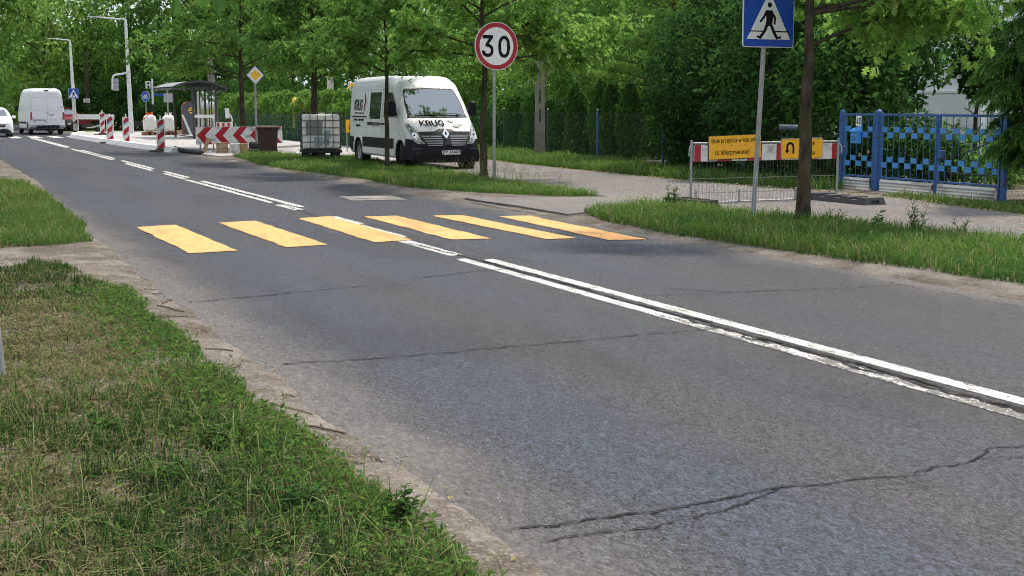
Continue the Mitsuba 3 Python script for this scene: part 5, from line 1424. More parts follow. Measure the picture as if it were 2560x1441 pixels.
# --- the delivery van driving away
SPR = Body(5.9, [(0, 2.42), (0.04, 2.56), (0.18, 2.65), (0.6, 2.69), (4.0, 2.69), (4.4, 2.55), (5.0, 1.55), (5.6, 1.15), (5.9, 0.5)], [(0, 0.45), (0.4, 0.32), (5.9, 0.3)],
           [(0, 0.93), (0.05, 0.97), (0.3, 0.995), (5.0, 1.0), (5.9, 0.9)], 0.30, (0.9, 2.7), 0.17, 0.1, 5.0, 0.05)
def PS(p): return put(p, 6.88, 77.0, 0.0, PI / 2 + 0.055, 0.915)
t = thing('delivery_van', 'plain white delivery van seen from behind, driving away', 'van')
part(t, 'body', PS(SPR.mesh(np.unique(np.r_[0, 0.015, 0.03, 0.06, 0.12, 0.2, np.linspace(0.35, 4, 16), np.linspace(4.1, 5.9, 16)]), [(1.05, 0.36), (4.95, 0.36)], 0.42, 0.35)), 'm_carwhite', 32)
for sg in (1, -1):
    wheel(t, 1.05, sg * 0.84, 0.35, 0.24, PS, sg); wheel(t, 4.95, sg * 0.86, 0.35, 0.22, PS, sg)
    part(t, 'tail_lamp', PS(on_back(SPR, rrect(0.10, 0.44, 0.03, sg * 0.905, 1.09), 0.012)), 'm_taillight', label='red tail lamp')
    part(t, 'hinge', PS([put(box(-0.02, 0, -0.05, 0.05, -0.015, 0.015), 0.03, sg * 0.80, z) for z in (0.95, 1.62)]), 'm_greybox')
    mr = part(t, 'mirror', PS(box(4.5, 4.62, sg * 1.12 - 0.1, sg * 1.12 + 0.1, 1.35, 1.72, 0.04)), 'm_trim')
    part(t, 'side_moulding', PS(on_side(SPR, shapely.box(1.6, 0.62, 4.4, 0.74), sg, 0.012)), 'm_trim')
    part(t, 'bumper_corner', PS(box(-0.07, 0.35, min(sg * 0.62, sg * 0.985), max(sg * 0.62, sg * 0.985), 0.42, 0.60, 0.03)), 'm_greybox')
part(t, 'bumper_step', PS(box(-0.09, 0.1, -0.64, 0.64, 0.40, 0.56, 0.02)), 'm_trim')
seam = [shapely.box(-0.006, 0.60, 0.006, 2.45), shapely.box(-0.83, 2.14, 0.83, 2.152), shapely.box(-0.80, 2.40, 0.80, 2.41), shapely.box(-0.86, 0.60, -0.848, 2.14), shapely.box(0.848, 0.60, 0.86, 2.14), shapely.box(-0.84, 0.86, 0.84, 0.868), shapely.box(-0.80, 1.42, -0.02, 1.43), shapely.box(0.02, 1.42, 0.80, 1.43)]
part(t, 'door_seam', PS([on_back(SPR, q, 0.006) for q in seam]), 'm_greybox')
part(t, 'plate_recess', PS(on_back(SPR, Polygon([(0.76, 0.70), (0.12, 0.70), (0.08, 0.86), (0.14, 0.90), (0.74, 0.90), (0.80, 0.86)]), 0.010)), 'm_greybox')
part(t, 'number_plate', PS(on_back(SPR, rrect(0.52, 0.115, 0.01, 0.42, 0.74), 0.015)), 'm_white')
part(t, 'handle', PS(box(-0.035, 0, -0.36, -0.12, 1.135, 1.165, 0.01)), 'm_black')
part(t, 'emblem', PS(put(lathe([(0.045, -0.02), (0.066, -0.03), (0.066, 0.0), (0.045, 0.0)], 20, 'x'), -0.005, 0, 1.27)), 'm_steel')
part(t, 'roof_lamp', PS(box(-0.02, 0.10, -0.12, 0.12, 2.55, 2.60, 0.01)), 'm_black')
part(t, 'underbody', PS([box(0.3, 4.6, -0.6, 0.6, 0.24, 0.42), tube([(0.05, -0.15, 0.26), (0.8, -0.15, 0.26)], 0.1, 8)]), 'm_black')

# --- the oncoming car at the left frame edge and a red car behind the white van
CAR = Body(4.35, [(0, 0.95), (0.08, 1.30), (0.35, 1.48), (1.3, 1.57), (2.3, 1.54), (2.75, 1.42), (3.25, 1.08), (3.45, 1.03), (4.0, 0.93), (4.22, 0.80), (4.33, 0.60), (4.35, 0.25)], [(0, 0.35), (0.4, 0.22), (4.35, 0.20)],
           [(0, 0.82), (0.3, 0.89), (3.6, 0.90), (4.1, 0.87), (4.35, 0.80)], 0.24, (0.85, 1.57), 0.24, 0.16, 3.3, 0.08)


def car(lb, P, paint, front=True):
    t = thing('car', lb, 'car')
    part(t, 'body', P(CAR.mesh(np.unique(np.r_[0, 0.03, 0.08, 0.15, np.linspace(0.3, 3.2, 18), np.linspace(3.25, 4.35, 20)]), [(0.75, 0.33), (3.5, 0.33)], 0.37, 0.28)), paint, 32)
    for sg in (1, -1):
        wheel(t, 0.75, sg * 0.78, 0.315, 0.21, P, sg); wheel(t, 3.5, sg * 0.78, 0.315, 0.21, P, sg)
        part(t, 'side_window', P([on_side(CAR, Polygon([(0.55, 1.03), (1.62, 1.0), (1.62, 1.42), (0.9, 1.42)]), sg, 0.006), on_side(CAR, Polygon([(1.68, 1.0), (2.95, 0.98), (2.45, 1.38), (1.68, 1.42)]), sg, 0.006)]), 'm_darkglass', 60)
        part(t, 'mirror', P(box(2.62, 2.8, sg * 1.0 - 0.11, sg * 1.0 + 0.11, 0.98, 1.13, 0.04)), paint)
        if front:
            hl = affinity.scale(Polygon([(0.50, 0.66), (0.80, 0.70), (0.845, 0.80), (0.60, 0.77)]), sg, 1, origin=(0, 0)).buffer(0)
            part(t, 'headlight', P(on_front(CAR, hl, 3.4, 0.012, 0.05)), 'm_lamplens', 60)
            part(t, 'bumper_strip', P(on_front(CAR, affinity.scale(Polygon([(0.45, 0.50), (0.50, 0.50), (0.74, 0.34), (0.68, 0.33)]), sg, 1, origin=(0, 0)).buffer(0), 3.6, 0.02, 0.05)), 'm_steel')
        part(t, 'tail_lamp', P(on_back(CAR, rrect(0.16, 0.25, 0.03, sg * 0.70, 0.92), 0.02)), 'm_taillight')
    part(t, 'windscreen', P(on_front(CAR, Polygon([(-0.66, 1.10), (0, 1.085), (0.66, 1.10), (0.56, 1.44), (0, 1.47), (-0.56, 1.44)]), 2.2, 0.008, 0.07)), 'm_screen', 60)
    if front:
        part(t, 'grille', P(on_front(CAR, Polygon([(-0.42, 0.53), (0.42, 0.53), (0.52, 0.68), (-0.52, 0.68)]), 3.4, 0.012, 0.06)), 'm_black', 60)
        part(t, 'lower_grille', P(on_front(CAR, Polygon([(-0.78, 0.22), (0.78, 0.22), (0.70, 0.34), (0.45, 0.44), (-0.45, 0.44), (-0.70, 0.34)]), 3.4, 0.012, 0.06)), 'm_trim', 60)
        part(t, 'number_plate', P(on_front(CAR, rrect(0.52, 0.11, 0.01, 0, 0.47), 3.4, 0.022, 0.06)), 'm_white')
    part(t, 'rear_window', P(on_back(CAR, shapely.box(-0.6, 1.02, 0.6, 1.28), -0.02)), 'm_darkglass')


car('white oncoming car cut off by the left frame edge', lambda p: put(p, 4.02, 72.3 + 4.35 * 0.9, 0, -PI / 2, 0.93), 'm_carwhite')
car('dark red car mostly hidden behind the white delivery van', lambda p: put(p, 8.72, 92.5, 0, -PI / 2 + 0.15, 0.92), 'm_motored')

# ------------------------------------------------------------------ things of the building site by the bus stop
ZP = 0.13      # top of the new platform


def pallet(t, w, d, h, P, m='m_wood'):
    for k in range(5):
        part(t, 'board', P(box(-w / 2, w / 2, -d / 2 + k * d / 5 + 0.01, -d / 2 + (k + 1) * d / 5 - 0.02, h - 0.02, h)), m)
    for x in (-w / 2 + 0.05, 0, w / 2 - 0.05):
        part(t, 'bearer', P(box(x - 0.045, x + 0.045, -d / 2 + 0.005, d / 2 - 0.02, 0.022, h - 0.021)), m)
    for y in (-d / 2 + 0.05, d / 2 - 0.07):
        part(t, 'runner', P(box(-w / 2 + 0.003, w / 2 - 0.003, y - 0.045, y + 0.045, 0, 0.021)), m)


# caged water tank
def PI_(p): return put(p, 10.72, 37.75, 0.045, -0.20, 1.0)
t = thing('water_tank', 'white plastic water tank in a steel cage on a black pallet, left of the van', 'water tank')
W, D, Z0, Z1 = 0.53, 0.50, 0.315, 1.30
tank = m3.Manifold.batch_hull([m3.Manifold.sphere(0.09, 20).translate((sx * (W - 0.11), sy * (D - 0.11), z)) for sx in (-1, 1) for sy in (-1, 1) for z in (Z0 + 0.09, Z1 - 0.10)])
part(t, 'tank', PI_(tri(tank)), 'm_plastic', 40)
part(t, 'lid', PI_(put(lathe([(0, 0.06), (0.12, 0.06), (0.13, 0.045), (0.13, 0)], 20), 0, 0, Z1 - 0.02)), 'm_plastic', 40)
loop = lambda z, a=W, b=D: [(-a, -b, z), (a, -b, z), (a, b, z), (-a, b, z), (-a, -b, z)]
for z in (Z0 + 0.015, Z0 + 0.20, Z0 + 0.40, Z0 + 0.60, Z0 + 0.80, Z1 + 0.045):
    l = loop(z)
    part(t, 'cage_hoop', PI_([tube([l[q], l[q + 1]], 0.011 if z < Z1 else 0.013, 6) for q in range(4)]), 'm_cagesteel', True)
plain('m_cagesteel', (0.10, 0.105, 0.11), 0.45, metallic=0.5)
for x in np.linspace(-W, W, 6)[1:-1]:
    for y in (-D, D):
        part(t, 'cage_bar', PI_(tube([(x, y + (0.012 if y > 0 else -0.012), Z0), (x, y + (0.012 if y > 0 else -0.012), Z1 + 0.045)], 0.010, 6)), 'm_cagesteel', True)
for y in np.linspace(-D, D, 8)[1:-1]:
    for x in (-W, W):
        part(t, 'cage_bar', PI_(tube([(x + (0.012 if x > 0 else -0.012), y, Z0), (x + (0.012 if x > 0 else -0.012), y, Z1 + 0.045)], 0.010, 6)), 'm_cagesteel', True)
for x0, x1, z0, z1, m in ((-0.44, 0.02, 0.72, 1.10, 'm_platesteel'), (0.06, 0.24, 0.62, 0.84, 'm_platesteel2'), (-0.22, 0.02, 0.42, 0.66, 'm_platesteel2'), (0.06, 0.20, 0.44, 0.60, 'm_platesteel')):
    part(t, 'label_plate', PI_(box(x0, x1, -D - 0.006, -D - 0.003, z0, z1)), m)
plain('m_platesteel', (0.23, 0.25, 0.26), 0.5, metallic=0.3)
plain('m_platesteel2', (0.30, 0.34, 0.37), 0.5, metallic=0.2)
part(t, 'pallet_deck', PI_(box(-W - 0.03, W + 0.03, -D - 0.03, D + 0.03, 0.205, 0.30, 0.015)), 'm_black')
for x in (-W + 0.12, 0, W - 0.12):
    for y in (-D + 0.1, D - 0.1):
        part(t, 'pallet_foot', PI_(box(x - 0.10, x + 0.10, y - 0.08, y + 0.08, 0.045, 0.21, 0.01)), 'm_black')
for y in (-D + 0.08, D - 0.08):
    part(t, 'pallet_runner', PI_(box(-W - 0.02, W + 0.02, y - 0.06, y + 0.06, 0.0, 0.045, 0.005)), 'm_black')

# wheelie bin
def PB(p): return put(p, 10.22, 41.9, 0.03, -0.25)
t = thing('wheelie_bin', 'dark brown wheelie bin beside the chevron board', 'bin')
part(t, 'body', PB(hull([[sx * w, sy * d, z] for z, w, d in ((0.05, 0.25, 0.26), (0.10, 0.265, 0.28), (0.82, 0.315, 0.34)) for sx in (-1, 1) for sy in (-1, 1)])), 'm_bin')
part(t, 'rim', PB(box(-0.345, 0.345, -0.37, 0.37, 0.80, 0.855, 0.015)), 'm_bin')
part(t, 'lid', PB(hull([[sx * w, sy * d + o, z] for z, w, d, o in ((0.857, 0.35, 0.375, 0), (0.885, 0.345, 0.37, 0), (0.925, 0.28, 0.27, 0.03)) for sx in (-1, 1) for sy in (-1, 1)])), 'm_bin')
part(t, 'handle', PB(tube([(-0.2, 0.42, 0.88), (0.2, 0.42, 0.88)], 0.018, 6)), 'm_bin')
for sx in (-1, 1):
    part(t, 'wheel', PB(put(lathe([(0, -0.025), (0.10, -0.025), (0.10, 0.025), (0, 0.025)], 16, 'x'), sx * 0.27, 0.27, 0.10)), 'm_rubber')

# chevron board
c0, c1 = np.array([8.58, 44.85]), np.array([11.62, 45.55])
ex = np.r_[(c1 - c0) / np.linalg.norm(c1 - c0), 0]; Lb = np.linalg.norm(c1 - c0); n = np.cross(ex, UP)
t = thing('chevron_board', 'long white board with red chevrons pointing left across the site entrance', 'chevron board')
o = np.r_[c0, 0.31]
part(t, 'panel', prism([(0, 0), (Lb, 0.0), (Lb - 0.02, 0.57), (-0.01, 0.565)], 0.03, o - n * 0.03, ex, UP), 'm_dirtywhite')
for k in range(5):
    x = 0.02 + k * Lb / 4.95
    w = Lb / 4.95
    ch = Polygon([(x, 0.285), (x + 0.44 * w, 0.56), (x + 0.87 * w, 0.56), (x + 0.44 * w, 0.285), (x + 0.87 * w, 0.006), (x + 0.44 * w, 0.006)]).intersection(shapely.box(0, 0, Lb - 0.02, 1))
    part(t, 'chevron', prism(ch, 0.002, o, ex, UP), 'm_signred', label='red chevron')
for x in (0.16, 0.62, 2.55):
    b = o + ex * x - n * 0.06
    part(t, 'support', [tube([b + UP * 0.25, (b[0], b[1], 0.02)], 0.025, 6), box(b[0] - 0.05, b[0] + 0.05, b[1] - 0.25, b[1] + 0.25, 0.0, 0.05, 0.01)], 'm_galv')
t = thing('timber_strut', 'short rust-brown plank leaning under the left end of the chevron board', 'plank')
part(t, 'plank', put(box(-0.06, 0.06, -0.03, 0.03, 0, 0.55, 0.006), 8.75, 44.55, 0.02, 0, R=rot(-0.25, 0.35, 0)), 'm_wood')

# crates and boxes below the board
def crate(lb, x, y, w, d, h, rz):
    t = thing('wooden_crate', lb, 'crate', 'crates below the chevron board')
    P = lambda p: put(p, x, y, 0.04, rz)
    nn = 4
    for k in range(nn):
        z0 = h * k / nn + 0.008; z1 = h * (k + 1) / nn - 0.012
        for y0 in (-d / 2, d / 2 - 0.02):
            part(t, 'slat', P(box(-w / 2, w / 2, y0, y0 + 0.02, z0, z1)), 'm_wood')
        for x0 in (-w / 2 + 0.002, w / 2 - 0.02):
            part(t, 'slat', P(box(x0, x0 + 0.018, -d / 2 + 0.021, d / 2 - 0.021, z0, z1)), 'm_wood')
    for sx in (-1, 1):
        for sy in (-1, 1):
            part(t, 'corner_block', P(box(sx * (w / 2 - 0.06) - 0.035, sx * (w / 2 - 0.06) + 0.035, sy * (d / 2 - 0.06) - 0.035, sy * (d / 2 - 0.06) + 0.035, 0, h - 0.01)), 'm_wood')
    part(t, 'lid_board', P([box(-w / 2, w / 2, -d / 2 + k * d / 4 + 0.005, -d / 2 + (k + 1) * d / 4 - 0.01, h, h + 0.018) for k in range(4)]), 'm_wood')


crate('slatted wooden crate under the middle of the chevron board', 9.18, 43.75, 0.38, 0.4, 0.33, -0.2)
crate('slatted wooden crate right of the silver box under the chevron board', 9.86, 43.75, 0.30, 0.4, 0.31, -0.2)
t = thing('metal_box', 'silver sheet-metal box between the two wooden crates', 'box')
part(t, 'body', put(box(-0.155, 0.155, -0.2, 0.2, 0, 0.34, 0.01), 9.53, 43.5, 0.04, -0.25), 'm_slat')
for k in range(5):
    part(t, 'vent', put(box(-0.12 + k * 0.05, -0.09 + k * 0.05, -0.206, -0.199, 0.06, 0.12), 9.53, 43.5, 0.04, -0.25), 'm_greybox')
t = thing('machine_block', 'black plate-like machine part behind the right crate', 'machine')
part(t, 'base', put(box(-0.35, 0.35, -0.25, 0.25, 0.0, 0.14, 0.03), 10.35, 44.1, 0.04, 0.1), 'm_rubber')
part(t, 'motor', put(box(-0.2, 0.18, -0.17, 0.17, 0.14, 0.36, 0.05), 10.35, 44.1, 0.04, 0.1), 'm_rubber')
t = thing('drain_pipe', 'black plastic drain pipe lying at the end of the kerb', 'pipe')
pv = [tube([(8.30, 47.3, 0.13), (8.38, 45.6, 0.085), (8.5, 43.6, 0.075)], 0.07, 14)]
part(t, 'pipe', pv, 'm_rubber', True)
part(t, 'collar', [tube([(8.30 + 0.08 * f, 47.2 - 1.7 * f, 0.128 - 0.045 * f), (8.302 + 0.08 * f, 47.15 - 1.7 * f, 0.127 - 0.045 * f)], 0.078, 14) for f in (0.05, 0.95)], 'm_rubber', True)

# warning beacons along the kerb
def beacon(x, y, th, lb, w=0.255, z=0.0, round_top=False):
    t = thing('warning_beacon', lb, 'warning beacon', 'striped beacons along the kerb')
    ex, n = frame(th)
    el = affinity.scale(Point(0, 0).buffer(0.5, quad_segs=8), 0.86, 0.40)
    part(t, 'foot', [prism(el, 0.06, (x, y, z), ex, -n), prism(affinity.scale(el, 0.45, 0.5), 0.05, (x, y, z + 0.06), ex, -n)], 'm_rubbergrey')
    o = np.array([x, y, z + 0.10])
    sh = shapely.box(-w / 2, 0, w / 2, 1.0)
    if round_top:
        sh = shapely.box(-w / 2, 0, w / 2, 0.95).union(affinity.scale(Point(0, 0.95).buffer(w / 2), 1, 0.45))
    part(t, 'panel', prism(sh.buffer(0.012), 0.04, o + n * -0.02, ex, UP), 'm_dirtywhite')
    for k in range(-1, 5):
        z0 = 0.40 * k - 0.13
        st = Polygon([(-w / 2, z0), (w / 2, z0 + 0.2), (w / 2, z0 + 0.4), (-w / 2, z0 + 0.2)]).intersection(affinity.scale(sh, 0.88, 0.97))
        if st.area > 0.003:
            part(t, 'red_stripe', prism(st, 0.002, o + n * 0.02, ex, UP), 'm_signred')
    part(t, 'grip', tube([(x, y, z + 1.10), (x, y, z + 1.16), (x, y, z + 1.23)], [0.035, 0.024, 0.022], 8), 'm_white')
    part(t, 'sticker', prism(Polygon([(-0.08, 0.70), (0.07, 0.78), (0.07, 0.85), (-0.08, 0.77)]), 0.002, o + n * 0.0215, ex, UP), 'm_sticker')


plain('m_sticker', (0.16, 0.30, 0.50), 0.5)
beacon(7.92, 47.7, 0.25, 'nearest red and white striped beacon, right of the bulk bags', 0.265)
beacon(7.98, 56.2, 0.3, 'second nearest striped beacon, in front of the tall street lamp')
beacon(7.72, 59.0, 0.2, 'third striped beacon from the front', 0.26, round_top=True)
beacon(8.75, 69.5, 0.1, 'farthest and smallest striped beacon', 0.22, ZP - 0.02, True)

# bulk bags on pallets
def bag(x, y, lb, sc, seed, orange):
    t = thing('bulk_bag', lb, 'bulk bag', 'white bulk bags on pallets')
    m = trimesh.creation.icosphere(4, 1.0); v = np.array(m.vertices)
    v = np.sign(v) * np.abs(v) ** 0.55
    hgt = (v[:, 2] + 1) / 2
    v = v * np.array([0.30, 0.30, 0.44]) * (1 - 0.35 * np.clip(hgt - 0.6, 0, 1) ** 1.0)[:, None] * sc
    v *= (0.9 + 0.22 * meshkit.fbm(np.array(m.vertices) * 2.6 + seed, 4, seed))[:, None]
    v[:, 2] -= v[:, 2].min()
    part(t, 'sack', [(v + [x, y, ZP + 0.15], np.array(m.faces))], 'm_bag', True)
    for q in range(4):
        a = q * PI / 2 + 0.6
        part(t, 'loop', tube([(x + 0.15 * math.cos(a), y + 0.15 * math.sin(a), ZP + 0.9 * sc), (x + 0.16 * math.cos(a + .3), y + 0.16 * math.sin(a + .3), ZP + 1.10 * sc), (x + 0.12 * math.cos(a + .8), y + 0.12 * math.sin(a + .8), ZP + 0.85 * sc)], 0.025, 6), 'm_orange' if orange else 'm_bag')
    if orange:
        part(t, 'flap', hull([[x - 0.38, y - 0.2, ZP + 0.72], [x - 0.10, y - 0.24, ZP + 0.98], [x + 0.06, y - 0.12, ZP + 1.04], [x - 0.14, y - 0.02, ZP + 1.0], [x - 0.40, y - 0.15, ZP + 0.68]]), 'm_orange')


for x, lb in ((10.72, 'flat wooden pallet below the left bulk bag'), (11.62, 'flat wooden pallet below the right bulk bag')):
    t = thing('pallet', lb, 'pallet', 'pallets below the bulk bags')
    pallet(t, 0.66, 0.7, 0.15, lambda p, x=x: put(p, x, 67.6, ZP, 0.1), 'm_rustbrown')
bag(10.72, 67.6, 'white bulk bag with orange flap, left one of the pair', 1.0, 3, True)
bag(11.62, 67.6, 'white bulk bag with knotted top, right one of the pair', 0.98, 8, False)

# wheelbarrow
t = thing('wheelbarrow', 'dark wheelbarrow standing behind the left bulk bag', 'wheelbarrow')
PW = lambda p: put(p, 11.55, 76.3, ZP, 0.2)
part(t, 'tray', PW(hull([[x, y, z] for x, y, z in ((-0.32, -0.2, 0.32), (0.30, -0.2, 0.32), (-0.32, 0.2, 0.32), (0.30, 0.2, 0.32), (-0.42, -0.3, 0.58), (0.46, -0.3, 0.56), (-0.42, 0.3, 0.58), (0.46, 0.3, 0.56))])), 'm_rubber')
part(t, 'wheel', PW(put(lathe([(0, -0.04), (0.17, -0.04), (0.17, 0.04), (0, 0.04)], 16, 'y'), 0.48, 0, 0.17)), 'm_rubber')
for sy in (-1, 1):
    part(t, 'shaft', PW(tube([(0.48, sy * 0.06, 0.17), (0.0, sy * 0.2, 0.30), (-0.75, sy * 0.27, 0.46)], 0.018, 6)), 'm_rubber')
    part(t, 'leg', PW(tube([(-0.2, sy * 0.2, 0.33), (-0.3, sy * 0.24, 0.0)], 0.018, 6)), 'm_rubber')

# bus shelter
t = thing('bus_shelter', 'anthracite glass bus shelter with arched roof', 'bus shelter')
SX0, SX1, SY0, SY1 = 11.32, 12.30, 59.7, 64.1
for x in (SX0, SX1):
    for y in (SY0, (SY0 + SY1) / 2 + 0.1, SY1) if x == SX1 else (SY0, SY1):
        part(t, 'post', box(x - 0.045, x + 0.045, y - 0.045, y + 0.045, ZP - 0.02, 2.36, 0.006), 'm_anthracite')
part(t, 'beam', [box(SX0 - 0.04, SX0 + 0.04, SY0, SY1, 2.27, 2.35), box(SX1 - 0.04, SX1 + 0.04, SY0, SY1, 2.27, 2.35), box(SX0, SX1, SY0 - 0.035, SY0 + 0.035, 2.26, 2.34)], 'm_anthracite')
xa = np.linspace(10.45, 12.72, 15); za = 2.24 + 0.29 * (1 - ((xa - 11.55) / 1.2) ** 2) + 0.03
def archsheet(y0, y1, th, dz, a=0, b=15):
    v, m = [], b - a
    for y in (y0, y1):
        for zz in (0, th):
            v.append(np.c_[xa[a:b], np.full(m, y), za[a:b] + dz + zz])
    v = np.vstack(v); f = []
    i = np.arange(m - 1)
    B = [k * m for k in range(4)]
    for u, w in ((0, 2), (2, 3), (3, 1), (1, 0)):
        f.append(np.stack([B[u] + i, B[u] + i + 1, B[w] + i + 1, B[w] + i], 1))
    f.append(np.array([[0, m, 3 * m, 2 * m], [m - 1, 3 * m - 1, 4 * m - 1, 2 * m - 1]]))
    return tri((v, np.vstack(f)))
r = part(t, 'roof', archsheet(SY0 - 0.3, SY1 + 0.4, 0.012, 0.045), 'm_roofpanel')
for k in range(7):
    y = SY0 - 0.3 + k * (SY1 - SY0 + 0.7) / 6
    part(r, 'rib', archsheet(y - 0.03, y + 0.03, 0.055 if 0 < k < 6 else 0.085, -0.014), 'm_anthracite')
part(r, 'gutter', [box(12.66, 12.76, SY0 - 0.3, SY1 + 0.4, 2.19, 2.30, 0.01), box(10.41, 10.49, SY0 - 0.3, SY1 + 0.4, 2.23, 2.31, 0.01)], 'm_anthracite')
for k, (y0, y1) in enumerate(((SY0 + 0.05, 61.95), (62.05, SY1 - 0.05))):
    p = part(t, 'glass_pane', box(SX1 - 0.004, SX1 + 0.004, y0, y1, 0.35, 2.2), 'm_glass')
    part(p, 'white_band', box(SX1 - 0.010, SX1 - 0.006, y0, y1, 1.03, 1.16), 'm_white')
p = part(t, 'glass_pane', box(SX0 + 0.05, SX1 - 0.05, SY0 - 0.004, SY0 + 0.004, 0.35, 2.2), 'm_glass')
part(p, 'white_band', box(SX0 + 0.05, SX1 - 0.05, SY0 - 0.010, SY0 - 0.006, 1.03, 1.16), 'm_white')
part(t, 'bottom_rail', [box(SX0, SX1, SY0 - 0.02, SY0 + 0.02, 0.30, 0.345), box(SX1 - 0.02, SX1 + 0.02, SY0, SY1, 0.30, 0.345), box(SX0 - 0.02, SX0 + 0.02, SY0, SY1, 0.20, 0.24)], 'm_anthracite')
part(t, 'mullion', [box(SX1 - 0.03, SX1 + 0.03, y - 0.02, y + 0.02, 0.345, 2.26) for y in (60.6, 61.1, 63.2)], 'm_anthracite')
part(t, 'bench', [box(11.85, 12.2, 60.3, 63.5, 0.55, 0.59, 0.01), box(12.0, 12.1, 60.8, 60.86, ZP, 0.55), box(12.0, 12.1, 63.0, 63.06, ZP, 0.55)], 'm_anthracite')

t = thing('kiosk', 'grey rounded service kiosk with yellow sticker behind the shelter glass', 'kiosk')
PK = lambda p: put(p, 12.85, 68.6, ZP, -0.12)
prof = shapely.box(-0.38, 0, 0.38, 1.3).union(Point(-0.08, 1.3).buffer(0.30)).union(shapely.box(-0.08, 1.2, 0.38, 1.60))
part(t, 'front', PK(prism(prof, 0.05, (0, -0.30, 0), (1, 0, 0), UP)), 'm_greyblue')
plain('m_greyblue', (0.075, 0.085, 0.10), 0.45)
part(t, 'case', PK(prism(prof.buffer(0.02), 0.6, (0, 0.30, 0), (1, 0, 0), UP)), 'm_rustbrown')
part(t, 'sticker', PK(prism(Point(0.06, 1.18).buffer(0.15), 0.004, (0, -0.352, 0), (1, 0, 0), UP)), 'm_prioyellow', label='round yellow sticker')
part(t + '__sticker', 'lettering', PK([box(-0.01, 0.13, -0.358, -0.355, 1.205, 1.245), box(-0.04, 0.16, -0.358, -0.355, 1.11, 1.155)]), 'm_print')
t = thing('leaning_board', 'white plank leaning against the kiosk behind the shelter', 'plank')
part(t, 'plank', put(box(-0.05, 0.05, -0.015, 0.015, 0, 1.05), 12.55, 66.9, ZP, 0, R=rot(-0.1, -0.35, 0)), 'm_white')
t = thing('plank_stack', 'small stack of pale planks beside the kiosk', 'planks')
for k in range(4):
    part(t, 'plank', put(box(-0.5, 0.5, -0.12, 0.12, 0.05 * k, 0.05 * k + 0.04), 12.35, 69.6, ZP, 0.1 * k), 'm_wood')

# lamps and poles
def lamp(x, y, h, reach, dz, r0, lb):
    t = thing('street_lamp', lb, 'street lamp', 'white street lamps')
    part(t, 'pole', tube([(x, y, -0.05), (x - 0.05, y, h * 0.5), (x - 0.1, y, h)], [r0, r0 * 0.8, r0 * 0.5], 12), 'm_lampwhite', True)
    part(t, 'door', box(x - 0.05, x + 0.05, y - r0 - 0.01, y - r0 + 0.02, 0.5, 0.9, 0.005), 'm_lampwhite')
    part(t, 'arm', tube([(x - 0.1, y, h), (x - 0.1 - reach * 0.55, y + reach * 0.25, h + dz * 0.6)], 0.035, 8), 'm_lampwhite', True)
    d = np.array([-0.91, 0.41])
    a, b = np.array([x - 0.1, y]) + d * reach * 0.55, np.array([x - 0.1, y]) + d * reach
    part(t, 'lantern', hull([[*(a + np.array([0.41, 0.91]) * s), h + dz * 0.6 + e] for s in (-0.10, 0.10) for e in (-0.02, 0.05)] + [[*(b + np.array([0.41, 0.91]) * s), h + dz + e] for s in (-0.08, 0.08) for e in (-0.01, 0.02)]), 'm_lampwhite')
    return t


t = lamp(10.60, 72.7, 5.92, 1.95, 0.14, 0.13, 'tall nearer street lamp with a signal arm on its pole')
t = thing('traffic_signal', 'grey traffic signal seen from behind on a curved white arm', 'traffic signal')
part(t, 'arm', tube([(10.53, 72.6, 3.40), (10.45, 72.6, 3.22), (10.2, 72.6, 3.16), (9.95, 72.6, 3.13), (9.78, 72.6, 3.05), (9.72, 72.6, 2.85), (9.71, 72.6, 2.34)], 0.05, 8), 'm_lampwhite', True)
part(t, 'back_board', box(9.76, 10.02, 72.5, 72.54, 2.30, 2.92, 0.01), 'm_greybox')
for z in (2.5, 2.72):
    part(t, 'bracket', box(9.74, 10.0, 72.49, 72.5, z - 0.01, z + 0.01), 'm_anthracite')
lamp(9.12, 84.8, 5.35, 1.35, 0.12, 0.12, 'farther street lamp with a small crossing sign on its pole')
t = thing('crossing_sign', 'small blue pedestrian crossing sign on the farther street lamp', 'road sign')
crossing_sign(t, (9.08, 84.62, 2.25), 0.05, 0.60, True)

t = thing('wooden_pole', 'dark wooden utility pole with a small white plate', 'utility pole')
part(t, 'shaft', tube([(10.55, 91.0, -0.1), (10.6, 91.0, 5.0)], [0.16, 0.13], 10), 'm_bark', True)
part(t, 'plate', box(10.33, 10.72, 90.80, 90.83, 1.72, 1.98), 'm_white')
t = thing('cycle_sign', 'round blue cycle path sign on a thin post', 'road sign')
part(t, 'pole', tube([(13.0, 83.0, 0), (12.98, 83.0, 2.0)], 0.035, 8), 'm_galv')
ex, n = frame(-0.85)
o = np.array([12.95, 82.93, 2.08])
part(t, 'plate', prism(disc(0.31), 0.02, o - n * 0.02, ex, UP), 'm_lampwhite')
part(t, 'face', prism(disc(0.295), 0.003, o, ex, UP), 'm_signblue')
ring = lambda x, z, r: Point(x, z).buffer(r + 0.014).difference(Point(x, z).buffer(r - 0.014))
part(t, 'bicycle', prism(shapely.union_all([ring(-0.12, -0.05, 0.085), ring(0.12, -0.05, 0.085), LineString([(-0.12, -0.05), (-0.05, 0.08), (0.08, 0.08), (0.0, -0.05), (-0.12, -0.05)]).buffer(0.014), LineString([(0.12, -0.05), (0.06, 0.13)]).buffer(0.014)]), 0.002, o + n * 0.003, ex, UP), 'm_white')
t = thing('signal_post', 'black and white post with a small signal head and street name plate', 'post')
part(t, 'lower_pole', tube([(13.37, 82.9, 0), (13.37, 82.9, 1.62)], 0.055, 8), 'm_black')
part(t, 'upper_pole', tube([(13.37, 82.9, 1.62), (13.37, 82.9, 3.1)], 0.055, 8), 'm_white')
